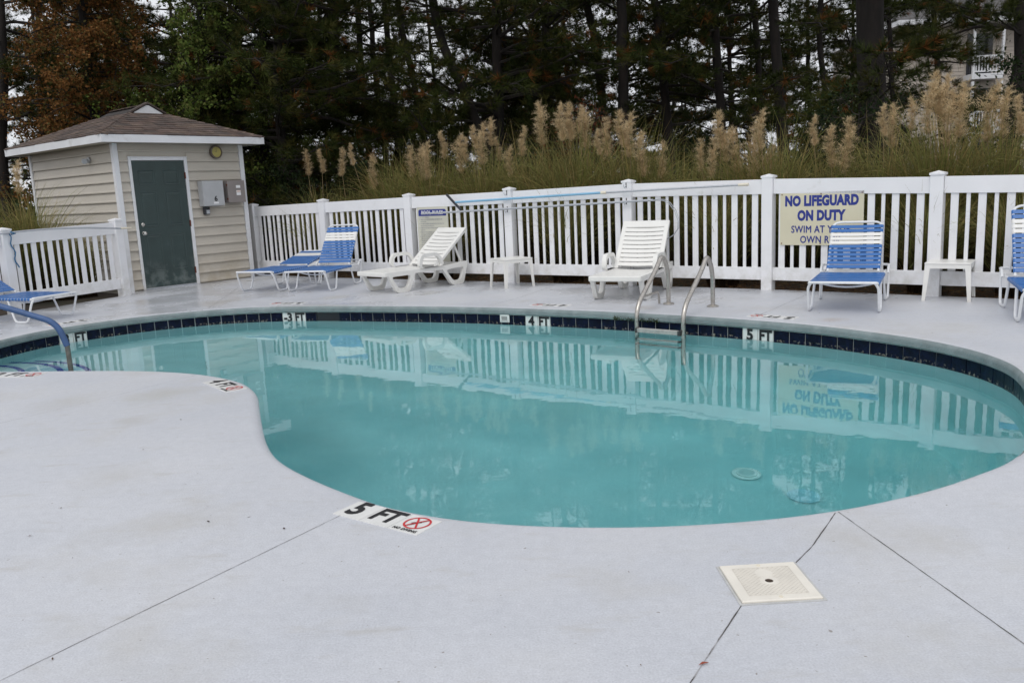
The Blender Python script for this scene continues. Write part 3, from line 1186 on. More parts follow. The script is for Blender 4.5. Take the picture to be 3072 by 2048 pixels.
# roof: dutch gable
OV, FH = .274, .118
ez = HH + FH
gw, gy, gz0, gz1 = .573, .913, 2.809, 2.954
xl, xr, yf, yb = -OV, HW + OV, -OV, HD + OV
gx0, gx1 = HW / 2 - gw / 2, HW / 2 + gw / 2
gyb = HD - gy
roof = MB()
roof.add([(xl, yf, ez), (xr, yf, ez), (xr, yb, ez), (xl, yb, ez), (gx0, gy, gz0), (gx1, gy, gz0), (gx1, gyb, gz0), (gx0, gyb, gz0), (HW / 2, gy - .03, gz1), (HW / 2, gyb + .03, gz1)],
         [(0, 1, 5, 4), (1, 2, 6, 5), (2, 3, 7, 6), (3, 0, 4, 7), (4, 8, 9, 7), (5, 6, 9, 8)])
ro = roof.ob('roof', M_['roof_base'], shed)
gb = MB()
gb.prism([(gx0 + .03, gz0 + .004), (gx1 - .03, gz0 + .004), (HW / 2 + .02, gz1 - .012), (HW / 2 - .02, gz1 - .012)], -.012, .012, frame((0, gy - .02, 0), (1, 0, 0), (0, 0, 1)))
gb.ob('gable', M_['trim'], ro)
rk = MB()
for s in (-1, 1):
    xa = HW / 2 + s * (gw / 2 + .02)
    a = Vector((xa, gy - .05, gz0 + .0))
    b = Vector((HW / 2, gy - .05, gz1 + .012))
    rk.add([a, a + Vector((0, 0, .028)), b + Vector((0, 0, .028)), b, a + Vector((0, .12, 0)), a + Vector((0, .12, .028)), b + Vector((0, .12, .028)), b + Vector((0, .12, 0))],
           [(0, 1, 2, 3), (1, 5, 6, 2), (4, 7, 6, 5), (0, 3, 7, 4), (0, 4, 5, 1)])
rk.ob('rake_edge', M_['shingle'], ro)
fa = [((xl, yf), (xr, yf)), ((xl, yb), (xl, yf)), ((xr, yf), (xr, yb)), ((xr, yb), (xl, yb))]
for (a, b) in fa:
    d = Vector((b[0] - a[0], b[1] - a[1], 0)).normalized()
    nn = Vector((d.y, -d.x, 0))
    A, B = Vector((*a, HH)), Vector((*b, HH))
    t = .02
    vs = [A, B, B + nn * t + d * t, A + nn * t - d * t]
    vs = vs + [v + Vector((0, 0, FH - .006)) for v in vs]
    MB().add(vs, [(0, 3, 2, 1), (4, 5, 6, 7), (0, 1, 5, 4), (1, 2, 6, 5), (2, 3, 7, 6), (3, 0, 4, 7)]).ob('fascia', M_['trim'], ro)
sf = MB()
sf.add([(xl, yf, HH + .004), (xr, yf, HH + .004), (xr, yb, HH + .004), (xl, yb, HH + .004)], [(3, 2, 1, 0)])
sf.ob('soffit', M_['soffit'], shed)


def clip_poly(poly, quad):
    out = poly
    n = len(quad)
    for i in range(n):
        a, b = quad[i], quad[(i + 1) % n]
        inp, out = out, []
        side = lambda p: (b[0] - a[0]) * (p[1] - a[1]) - (b[1] - a[1]) * (p[0] - a[0])
        for j in range(len(inp)):
            p, q_ = inp[j], inp[(j + 1) % len(inp)]
            sp, sq_ = side(p), side(q_)
            if sp >= 0:
                out.append(p)
            if sp * sq_ < 0:
                t = sp / (sp - sq_)
                out.append((p[0] + (q_[0] - p[0]) * t, p[1] + (q_[1] - p[1]) * t))
        if not out:
            return []
    return out


rs = random.Random(11)
sh_m = [mat('shingle_a', (.122, .089, .075), .92, .35, 5, .5, 120), mat('shingle_b', (.090, .069, .060), .92, .35, 5, .5, 120),
        mat('shingle_c', (.138, .10, .078), .92, .35, 5, .5, 120), mat('shingle_d', (.107, .073, .060), .92, .35, 5, .5, 120)]


def shingle_slope(a, b, c, d):
    """a-b eave, d-c top; pieces in courses"""
    a, b, c, d = map(Vector, (a, b, c, d))
    ux = (b - a).normalized()
    up = (d - a) - ux * (d - a).dot(ux)
    H_ = up.length
    up.normalize()
    nrm = ux.cross(up).normalized()
    if nrm.z < 0:
        nrm = -nrm
    q = [((p - a).dot(ux), (p - a).dot(up)) for p in (a, b, c, d)]
    q[0] = (q[0][0] - .03, q[0][1] - .025)
    q[1] = (q[1][0] + .03, q[1][1] - .025)
    area = sum(q[i][0] * q[(i + 1) % 4][1] - q[(i + 1) % 4][0] * q[i][1] for i in range(4))
    if area < 0:
        q = q[::-1]
    e, tw = .118, .30
    rows = int(H_ / e) + 2
    for r_ in range(rows):
        y0 = r_ * e - .025
        off = (r_ % 3) * tw / 3 + rs.uniform(-.03, .03)
        x = min(p[0] for p in q) - tw + off
        while x < max(p[0] for p in q):
            wd = tw * rs.choice((.5, .7, 1, 1)) * .985
            lap = rs.uniform(-.012, .010)
            poly = clip_poly([(x, y0 + lap), (x + wd, y0 + lap), (x + wd, y0 + e * 1.25), (x, y0 + e * 1.25)], q)
            x += wd + .006
            if len(poly) < 3:
                continue
            n = len(poly)
            th = rs.uniform(.009, .016)
            ys = [p[1] for p in poly]
            vs = []
            for p in poly:
                lift = th * (1 - (p[1] - y0) / (e * 1.6)) + .004
                vs.append(a + ux * p[0] + up * p[1] + nrm * lift)
            for p in poly:
                vs.append(a + ux * p[0] + up * p[1] + nrm * .0005)
            fs = [tuple(range(n))] + [(i, n + i, n + (i + 1) % n, (i + 1) % n) for i in range(n)]
            MB().add(vs, fs).ob('shingle', rs.choice(sh_m), ro)


shingle_slope((xl, yf, ez), (xr, yf, ez), (gx1, gy, gz0), (gx0, gy, gz0))
shingle_slope((xl, yb, ez), (xl, yf, ez), (gx0, gy, gz0), (gx0, gyb, gz0))
shingle_slope((xr, yf, ez), (xr, yb, ez), (gx1, gyb, gz0), (gx1, gy, gz0))
# hip caps
for a, b in (((xl, yf, ez), (gx0, gy, gz0)), ((xr, yf, ez), (gx1, gy, gz0)), ((xl, yb, ez), (gx0, gyb, gz0)), ((HW / 2, gy - .04, gz1), (HW / 2, gyb, gz1))):
    a, b = Vector(a), Vector(b)
    k = max(3, int((b - a).length / .135))
    d = (b - a).normalized()
    sd = d.cross(Vector((0, 0, 1))).normalized()
    up = sd.cross(d)
    for i in range(k):
        p = a.lerp(b, i / k)
        q_ = a.lerp(b, (i + 1.15) / k)
        vs = [p + sd * .085 - Vector((0, 0, .012)), p + up * .024, p - sd * .085 - Vector((0, 0, .012)),
              q_ + sd * .085 - Vector((0, 0, .020)), q_ + up * .012, q_ - sd * .085 - Vector((0, 0, .020))]
        MB().add(vs + [v - up * .01 for v in vs], [(0, 1, 4, 3), (1, 2, 5, 4), (0, 6, 7, 1), (1, 7, 8, 2)]).ob('hip_shingle', rs.choice(sh_m), ro)

# things hung on the shed
def on_shed(name, x, y, z):
    e = empty(name, HUT + Matrix.Rotation(HTH, 3, 'Z') @ Vector((x, y, z)), HTH)
    return e


ck = on_shed('wall_clock', 1.68, -.02, 2.13)
tag(ck, 'round yellowed dial clock high on the shed wall right of the door', 'clock')
Mx = Matrix.Rotation(R(90), 4, 'X')
MB().lathe([(.105, .0), (.110, .03), (.104, .055), (.085, .058), (.083, .045)], 32, Mx).ob('rim', M_['clock_rim'], ck, smooth=True)
MB().lathe([(.084, .040), (.084, .046)], 32, Mx).ob('dial', M_['clock_face'], ck)
hd = MB()
hd.box((-.003, -.0485, 0), (.003, -.0475, .06))
hd.box((-.03, -.0500, -.003), (.0, -.0490, .003))
hd.ob('hand', M_['clock_rim'], ck)
b1 = on_shed('control_box', 1.49, -.02, 1.255)
tag(b1, 'light grey steel control box numbered 6 beside the door', 'control box')
MB().box((-.19, -.13, 0), (.19, 0, .41)).ob('case', M_['box_light'], b1, bevel=.008)
MB().box((-.188, -.150, .004), (.188, -.1305, .406)).ob('lid', M_['box_light'], b1, bevel=.006)
add_text(MB(), frame((.03, -.1515, .115), (1, 0, 0), (0, 0, 1)), '6', .115, bold=.004).ob('numeral', M_['black'], b1)
MB().box((-.015, -.1525, .035), (.075, -.1505, .065)).ob('sticker', M_['white_print'], b1)
b2 = on_shed('timer_box', 1.925, -.02, 1.30)
tag(b2, 'warm grey timer box with three white stickers at the right end of the shed', 'timer box')
MB().box((-.16, -.12, 0), (.16, 0, .355)).ob('case', M_['box_dark'], b2, bevel=.006)
MB().box((-.162, -.138, -.003), (.162, -.1205, .358)).ob('lid', M_['box_dark'], b2, bevel=.005)
for z in (.06, .29):
    MB().box((-.172, -.135, z - .015), (-.1625, -.105, z + .015)).ob('latch', M_['rust'], b2)
for z, h_ in ((.235, .045), (.165, .03), (.115, .045)):
    MB().box((-.005, -.1405, z), (.075, -.1385, z + h_)).ob('sticker', M_['white_print'], b2)
MB().box((.0, -.1415, .175), (.07, -.1407, .183)).ob('sticker_stripe', mat('orange_print', (.65, .22, .08), .5, .1, 20), b2)
lk = on_shed('key_box', 1.395, -.02, 1.12)
tag(lk, 'small dark key box under the grey control box', 'key box')
MB().box((-.045, -.07, 0), (.045, 0, .125)).ob('case', M_['dark_plastic'], lk, bevel=.006)
MB().box((-.025, -.078, .012), (.035, -.0705, .075)).ob('plate', M_['alu'], lk)
MB().lathe([(.016, .0705), (.016, .078)], 14, Matrix.Translation((.005, 0, .098)) @ Mx).ob('dial', M_['black'], lk)
fl_ = empty('flood_light', HUT + Matrix.Rotation(HTH, 3, 'Z') @ Vector((-.018, .805, 2.05)), HTH)
tag(fl_, 'small grey security lamp on the left wall of the shed', 'wall lamp')
My = Matrix.Rotation(R(-90), 4, 'Y')
MB().lathe([(.05, 0), (.05, .02), (.02, .03)], 18, My).ob('base', M_['box_light'], fl_, smooth=True)
MB().tube([(-.02, 0, 0), (-.06, -.01, .0), (-.08, -.02, -.01)], .012, 8).ob('arm', M_['box_light'], fl_, smooth=True)
MB().tube([(-.075, -.01, .0), (-.09, -.04, -.012), (-.105, -.07, -.024)], [.02, .036, .042], 14).ob('lamp_head', M_['alu'], fl_, smooth=True)


# ------------------------------------------------------------------ signs on the fence
def fence_pt(i, u, off, z):
    a, b = Vector((*POSTS[i][:2], 0)), Vector((*POSTS[i + 1][:2], 0))
    d = (b - a).normalized()
    n_ = Vector((d.y, -d.x, 0))
    if n_.y > 0:
        n_ = -n_
    p = a.lerp(b, u) + n_ * off
    return Vector((p.x, p.y, z)), d, n_


p, d, n_ = fence_pt(5, .34, .016, .525)
sg = empty('lifeguard_sign', p, math.atan2(d.y, d.x))
tag(sg, 'cream sign with navy letters reading no lifeguard on duty behind the right lounger', 'sign')
SW, SH = .925, .592
MB().box((-SW / 2, -.008, 0), (SW / 2, 0, SH)).ob('board', M_['sign'], sg)
Ms = frame((0, -.0095, 0), (1, 0, 0), (0, 0, 1))
for txt, zz, size, bold, sx in (('NO LIFEGUARD', .492, .150, .0090, .735), ('ON DUTY', .328, .150, .0090, .735), ('SWIM AT YOUR', .175, .112, .0012, .80), ('OWN RISK', .060, .112, .0012, .80)):
    if bold < .005:
        heavy_text(MB(), Ms, .0022, txt, size, dy=zz, sx=sx, spacing=1.06).ob('lettering', M_['navy'], sg)
    else:
        add_text(MB(), Ms, txt, size, dy=zz, bold=bold, sx=sx, spacing=1.06).ob('lettering', M_['navy'], sg)
for x in (-SW / 2 + .02, 0, SW / 2 - .02):
    for z in (.02, SH - .02):
        MB().lathe([(.007, .0085), (.007, .012), (.003, .013)], 8, Matrix.Translation((x, 0, z)) @ Mx).ob('screw', M_['rust'], sg)
p, d, n_ = fence_pt(2, .246, .016, .215)
sg = empty('pool_rules_sign', p, math.atan2(d.y, d.x))
tag(sg, 'tall pale sign headed pool rules on the fence behind the white lounger', 'sign')
SW, SH = .585, .885
MB().box((-SW / 2, -.008, 0), (SW / 2, 0, SH)).ob('board', M_['sign_pale'], sg)
hp = []
for cx, cy, a0 in ((.232, .818, 0), (-.232, .818, 90)):
    hp += [(cx + .03 * math.cos(R(a0 + t)), cy + .03 * math.sin(R(a0 + t))) for t in (0, 30, 60, 90)]
hp += [(-.262, .752), (.262, .752)]
MB().prism(hp, .0085, .0105, frame((0, 0, 0), (1, 0, 0), (0, 0, 1))).ob('header', M_['navy'], sg)
heavy_text(MB(), frame((0, -.0120, .797), (1, 0, 0), (0, 0, 1)), .0022, 'POOL RULES', .078, sx=.86, spacing=1.1).ob('lettering', M_['white_print'], sg)
RULES = '''1.  NO SOLO SWIMMING.
2.  THERE SHOULD BE NO RUNNING, BOISTEROUS OR
     ROUGH PLAY.
3.  NO PERSON UNDER THE INFLUENCE OF ALCOHOL OR
     DRUGS SHOULD USE THE POOL.
4.  THERE SHOULD BE NO SPITTING OR BLOWING NOSE IN
     THE POOL.
5.  PERSONS WITH DIARRHEAL ILLNESS OR NAUSEA
     SHOULD NOT ENTER THE POOL.
6.  PERSONS WITH SKIN, EYE, EAR OR RESPIRATORY
     INFECTION SHOULD NOT ENTER THE POOL.
7.  PERSONS WITH OPEN LESIONS OR WOUNDS SHOULD
     NOT ENTER THE POOL.
8.  NO ANIMALS OR PETS ALLOWED IN THE POOL AREA.
9.  NO GLASS ALLOWED IN THE POOL OR ON THE DECK.
10. NO CHILDREN SHOULD BE IN THE POOL WITHOUT
     SUPERVISION.
11. YOU SHOULD TAKE A SHOWER BEFORE ENTERING THE
     POOL.
12. THE POOL IS OPEN FROM
13. THE MAXIMUM NUMBER OF PEOPLE IN
     THE POOL IS'''.split('\n')
tx = MB()
for i, ln in enumerate(RULES):
    add_text(tx, frame((-.255, -.0095, .730 - i * .0315), (1, 0, 0), (0, 0, 1)), ln, .0245, align='LEFT', bold=.0006, sx=.72, res=1)
tx.ob('lettering', M_['grey_print'], sg)

# poles hanging on the fence
def fpt(i, u, off, z):
    return fence_pt(i, u, off, z)[0]


A, B1, C1 = fpt(2, .524, .105, 1.155), fpt(3, .813, .105, 1.205), fpt(4, .887, .105, 1.232)
bp_ = empty('brush_pole', A)
tag(bp_, 'blue and grey telescopic pole with dark squeegee head hung high on the fence', 'pole')
Z0 = Vector((0, 0, 0))
MB().tube([Z0, B1 - A], .0155, 10).ob('outer_tube', M_['blue_pole'], bp_, smooth=True)
dd = (C1 - B1).normalized()
MB().tube([B1 - A, B1 - A + dd * .075], .020, 10).ob('clamp', M_['cream'], bp_, smooth=True)
MB().tube([B1 - A + dd * .075, C1 - A - dd * .12], .0125, 10).ob('inner_tube', M_['alu'], bp_, smooth=True)
MB().tube([C1 - A - dd * .12, C1 - A], [.017, .018], 10).ob('grip', M_['cream'], bp_, smooth=True)
h0, h1 = fpt(2, .443, .115, 1.272), fpt(2, .575, .115, 1.048)
ax = (h1 - h0).normalized()
hb = MB()
Mh = frame(h0 - A, ax, n_)
hb.box((0, -.012, -.016), ((h1 - h0).length, .012, .016), Mh)
hb.ob('squeegee_head', M_['dark_plastic'], bp_, bevel=.004)
A2, B2 = fpt(2, .173, .11, 1.003), fpt(4, .217, .11, 1.09)
lp = empty('life_hook', A2)
tag(lp, 'long grey shepherd crook pole hung below the blue pole on the fence', 'pole')
MB().tube([Z0, B2 - A2], .0145, 10).ob('shaft', M_['alu'], lp, smooth=True)
hk = [(.217, 1.09), (.26, 1.098), (.303, 1.092), (.345, 1.05), (.385, .96), (.409, .84), (.405, .74), (.37, .66), (.33, .62), (.304, .605)]
for k_, dz in ((0, 0), (1, -.012)):
    MB().tube([fpt(4, u - .006 * k_, .11 + .012 * k_, z + dz) - A2 for u, z in hk], .0048, 6).ob('hook_rod', M_['alu'], lp, smooth=True)
for i, zl in ((3, (1.255, 1.02)), (4, (1.285, 1.075))):
    pp, d_, nn_ = fence_pt(i, 0, .064, 0)
    hg = empty('pole_hanger', pp)
    tag(hg, 'small dark pole bracket on the fence post ' + ('right of the white side table' if i == 3 else 'behind the white lounger facing the pool'), 'bracket', 'pole brackets on the fence')
    hg.rotation_euler = (0, 0, math.atan2(d_.y, d_.x))
    for zz in zl:
        MB().box((-.006, -.006, zz - .03), (.006, -.0005, zz + .05)).ob('back_plate', M_['steel_dark'], hg)
        MB().tube([(0, -.003, zz + .0), (0, -.05, zz - .032), (0, -.066, zz - .018), (0, -.07, zz + .01)], .0045, 6).ob('hook', M_['alu'], hg)
# long pole and rope on the left fence
LP = [Vector((x, y, 0)) for x, y, h in LPOSTS]
ld_ = (LP[0] - LP[1]).normalized()
ln_ = Vector((ld_.y, -ld_.x, 0))
if ln_.x < 0:
    ln_ = -ln_
A3 = LP[1] + ln_ * .09 + ld_ * -.35
A3.z = 1.025
lf = empty('vacuum_pole', A3)
tag(lf, 'thin grey pole lying along the top of the left fence', 'pole')
pts = []
L3 = 2.28
for i in range(13):
    t = i / 12
    pts.append(ld_ * L3 * t + Vector((0, 0, .045 * math.sin(math.pi * min(1, t * 1.1)) - .03 * t)) + ln_ * .05 * t)
MB().tube(pts[:-1], .0125, 8).ob('shaft', M_['alu'], lf, smooth=True)
MB().tube(pts[-2:], [.017, .010], 8).ob('grip', M_['cream'], lf, smooth=True)
A4 = LP[1] + ln_ * .085 + ld_ * .02
rp = MB()
rp.tube([(A4.x, A4.y, 1.03)] + [(A4.x + .012 * math.sin(i * 1.3) + ld_.x * .005 * i, A4.y + .01 * math.cos(i * 1.1) + ld_.y * .005 * i, 1.03 - .04 * i) for i in range(1, 12)], .008, 6)
rp.tube([(A4.x - .03, A4.y - .03, 1.04), (A4.x + .03, A4.y, 1.05), (A4.x + .05, A4.y + .05, 1.03), (A4.x + .01, A4.y + .02, 1.02)], .009, 6)
rp_ = rp.ob('rope', M_['rope'], smooth=True)
tag(rp_, 'short blue rope tied to the left fence post', 'rope')


# ------------------------------------------------------------------ ladder and handrail
def arc_pts(pts, rad=.05, n=5):
    """polyline with rounded corners"""
    P = [Vector(p) for p in pts]
    out = [P[0]]
    for i in range(1, len(P) - 1):
        a, b, c = P[i - 1], P[i], P[i + 1]
        d1, d2 = (a - b), (c - b)
        r_ = min(rad, d1.length * .49, d2.length * .49)
        s, e = b + d1.normalized() * r_, b + d2.normalized() * r_
        for k in range(n + 1):
            t = k / n
            out.append(s * (1 - t) ** 2 + b * 2 * t * (1 - t) + e * t * t)
    out.append(P[-1])
    return out


FLG = [Vector((1.713, 9.027, 0)), Vector((2.113, 8.699, 0))]
OFF = Vector((-.45, -.667, 0)).normalized()
lad = empty('pool_ladder', (FLG[0] + FLG[1]) / 2)
tag(lad, 'weathered steel pool ladder with two looped handrails on the far edge', 'ladder')
fr_pts = []
for i, fp in enumerate(FLG):
    b = fp - lad.location
    prof_l = [(0, 0), (0, .30), (.055, .455), (.17, .548), (.30, .42), (.73, .13), (.80, .02), (.805, -.2), (.805, -1.35)]
    path = arc_pts([b + OFF * s + Vector((0, 0, z)) for s, z in prof_l], .13, 7)
    MB().tube(path, .0235, 12).ob('rail', M_['steel'], lad, smooth=True)
    MB().lathe([(.060, .001), (.060, .010), (.052, .016), (.026, .022)], 24, Matrix.Translation(b)).ob('flange', M_['steel'], lad, smooth=True)
    fr_pts.append(b + OFF * .805)
for z in (-.145, -.40, -.66):
    a, b = fr_pts[0] + Vector((0, 0, z)), fr_pts[1] + Vector((0, 0, z))
    dl = (b - a).normalized()
    Mt = frame(a, dl, OFF)
    Lh = (b - a).length
    tr = MB().box((.03, -.005, -.02), (Lh - .03, .055, .02), Mt).ob('tread', M_['tread'], lad, bevel=.004)
    for x in (.012, Lh - .034):
        MB().box((x, -.008, -.024), (x + .022, .058, .024), Mt).ob('end_cap', M_['steel_dark'], tr)
bl = FLG[0] - lad.location
MB().tube(arc_pts([bl + OFF * .66 + Vector((0, 0, .165)), bl + Vector((-.10, .045, .135)), bl + Vector((-.085, .085, .0))], .06), .0125, 8).ob('brace', M_['steel'], lad, smooth=True)

hr_ = empty('step_handrail', (-3.9, 7.3, -1.0))
tag(hr_, 'blue sleeved handrail sloping down into the shallow steps at left', 'handrail')
Zr = 1.0
MB().tube(arc_pts([(-1.95, .02, Zr), (-1.95, .02, Zr + .74), (-1.85, .02, Zr + .86), (-.58, .0, Zr + .515), (-.07, 0, Zr + .33), (-.005, 0, Zr + .12)], .12, 7), .0265, 12).ob('sleeve', M_['blue_sleeve'], hr_, smooth=True)
MB().tube([(-.005, 0, Zr + .125), (-.002, 0, Zr - .2), (0, 0, -.1)], .021, 12).ob('leg', mat('dull_post', (.20, .19, .17), .5, .2, 30, metal=.5), hr_, smooth=True)
MB().lathe([(.05, 1.001), (.05, 1.012), (.03, 1.02)], 20, Matrix.Translation((-1.95, .02, 0))).ob('flange', M_['steel'], hr_, smooth=True)


# ------------------------------------------------------------------ loungers
def strap_profile(wd):
    h = wd / 2
    top = [(-h - .015, -.014), (-h - .016, .004), (-h - .004, .0155), (-h * .5, .0135), (0, .012), (h * .5, .0135), (h + .004, .0155), (h + .016, .004), (h + .015, -.014)]
    bot = [(x * (1 - .004 / max(.1, abs(x))) if abs(x) > .1 else x, z - .004) for x, z in top]
    return top, bot


def strap_mesh(wd, m, breadth=.0405):
    top, bot = strap_profile(wd)
    n = len(top)
    vs = []
    for y in (-breadth / 2, breadth / 2):
        vs += [(x, y, z) for x, z in top] + [(x, y, z) for x, z in bot]
    fs = []
    for i in range(n - 1):
        fs.append((i, i + 1, 2 * n + i + 1, 2 * n + i))
        fs.append((n + i, 3 * n + i, 3 * n + i + 1, n + i + 1))
        fs.append((i, n + i, n + i + 1, i + 1))
        fs.append((2 * n + i, 2 * n + i + 1, 3 * n + i + 1, 3 * n + i))
    return MB().add(vs, fs).mesh('strap', m)


SEATZ = .285
S_BLUE = strap_mesh(.60, M_['strap_blue'])
S_WHITE = strap_mesh(.60, M_['strap_white'])
S_BLUE_B = strap_mesh(.49, M_['strap_blue'])
S_WHITE_B = strap_mesh(.49, M_['strap_white'])
TR = .0125
LEN = 1.34
HINGE = .97
BL = .74
W2 = .30


def u_leg_mesh(y0, y1, f0, f1, zt, name):
    return [(0, y0, zt), (0, f0, TR), (0, f1, TR), (0, y1, zt)]


def make_strap_lounger(back_deg, label, loc, heading, seed, BL=.74):
    """origin at the foot end; +y towards the head"""
    rnd = random.Random(seed)
    root = empty('strap_lounger', loc, heading)
    tag(root, label, 'sun lounger', 'blue strap sun loungers')
    f = MB()
    # side rails + rear cross tube; the foot end bar turns down into the front legs
    for s in (-1, 1):
        f.tube([(s * W2, .02, SEATZ), (s * W2, LEN - .08, SEATZ)], TR, 8)
    f.tube(arc_pts([(-W2 - .0, .03, SEATZ + .005), (-W2, .0, SEATZ + .012), (W2, 0, SEATZ + .012), (W2, .03, SEATZ + .005)], .02, 3), TR, 8)
    f.ob('frame', M_['white_tube'], root, smooth=True)
    rb = MB()
    rb.tube(arc_pts([(-W2 - .03, LEN - .22, SEATZ - .01), (-W2 - .03, LEN - .16, SEATZ + .06), (-W2 - .03, LEN, SEATZ + .055), (W2 + .03, LEN, SEATZ + .055),
                     (W2 + .03, LEN - .16, SEATZ + .06), (W2 + .03, LEN - .22, SEATZ - .01)], .06, 5), TR, 8)
    rb.ob('rear_bar', M_['white_tube'], root, smooth=True)
    for s in (-1, 1):
        MB().tube(arc_pts([(s * (W2 - .02), .005, SEATZ + .012), (s * (W2 + .012), .03, SEATZ - .04), (s * (W2 + .015), .13, TR), (s * (W2 + .015), .33, TR), (s * W2, .43, SEATZ - .01)], .05, 5), TR, 8).ob('leg', M_['white_tube'], root, smooth=True)
        MB().tube(arc_pts([(s * W2, .90, SEATZ - .01), (s * (W2 + .015), .98, TR), (s * (W2 + .03), 1.17, TR), (s * (W2 + .03), LEN - .10, SEATZ + .05)], .05, 5), TR, 8).ob('leg', M_['white_tube'], root, smooth=True)
    MB().tube([(-W2, .35, SEATZ - .01)] + [(x, .36, SEATZ - .015 - .055 * (1 - (x / W2) ** 2)) for x in np.linspace(-W2 * .9, W2 * .9, 9)] + [(W2, .35, SEATZ - .01)], .010, 8).ob('cross_bow', M_['white_tube'], root, smooth=True)
    n = int((HINGE - .05) / .0515)
    for i in range(n):
        link('strap', S_BLUE, root, (0, .05 + (i + .5) * .0515, SEATZ + rnd.uniform(-.002, .001)))
    a = R(back_deg)
    wb = W2 - .055
    Mb = Matrix.Translation((0, HINGE, SEATZ + .015)) @ Matrix.Rotation(a, 4, 'X')
    bk = MB()
    loop = arc_pts([(-wb, 0, 0), (-wb, BL, 0), (wb, BL, 0), (wb, 0, 0)], .09, 7)
    bk.tube([Mb @ p for p in loop], TR, 8)
    for s in (-1, 1):
        bk.tube([Mb @ Vector((s * wb, .36, -.01)), Vector((s * (wb + .01), min(LEN - .04, HINGE + .36 * math.cos(a) + .1), SEATZ + .03))], .008, 6)
    bk.ob('backrest_frame', M_['white_tube'], root, smooth=True)
    nb = round((BL - .075) / .0512)
    for i in range(nb):
        k = nb - 1 - i
        m = S_WHITE_B if i in (2, 3, 4) else S_BLUE_B
        p = Mb @ Vector((0, .03 + (k + .5) * (BL - .075) / nb, 0))
        link('strap', m, root, p, (a, 0, 0))
    return root


def head(hx, hy):
    return math.atan2(hy, hx) - math.pi / 2


def foot_origin(mid, h, back=.23):
    v = Vector((h[0], h[1], 0)).normalized()
    return Vector((mid[0], mid[1], 0)) - v * back


h = (.24, .97)
make_strap_lounger(51, 'blue strap lounger with its back raised steeply beside the white lounger and shed', foot_origin((-2.82, 12.04), h), head(*h), 1)
h = (.34, .94)
make_strap_lounger(13, 'blue strap lounger lying almost flat, nearest the shed door', foot_origin((-3.60, 12.36), h), head(*h), 2)
h = (.46, .89)
make_strap_lounger(48, 'blue strap lounger standing in front of the lifeguard sign', foot_origin((3.226, 8.04), h), head(*h), 3, .655)
h = (.40, .92)
make_strap_lounger(58, 'blue strap lounger cut off by the right edge beside the white table', foot_origin((4.60, 6.94), h), head(*h), 4)
h = (-.93, .37)
make_strap_lounger(28, 'blue strap lounger at the far left behind the handrail', foot_origin((-5.62, 10.16), h, .18), head(*h), 5)


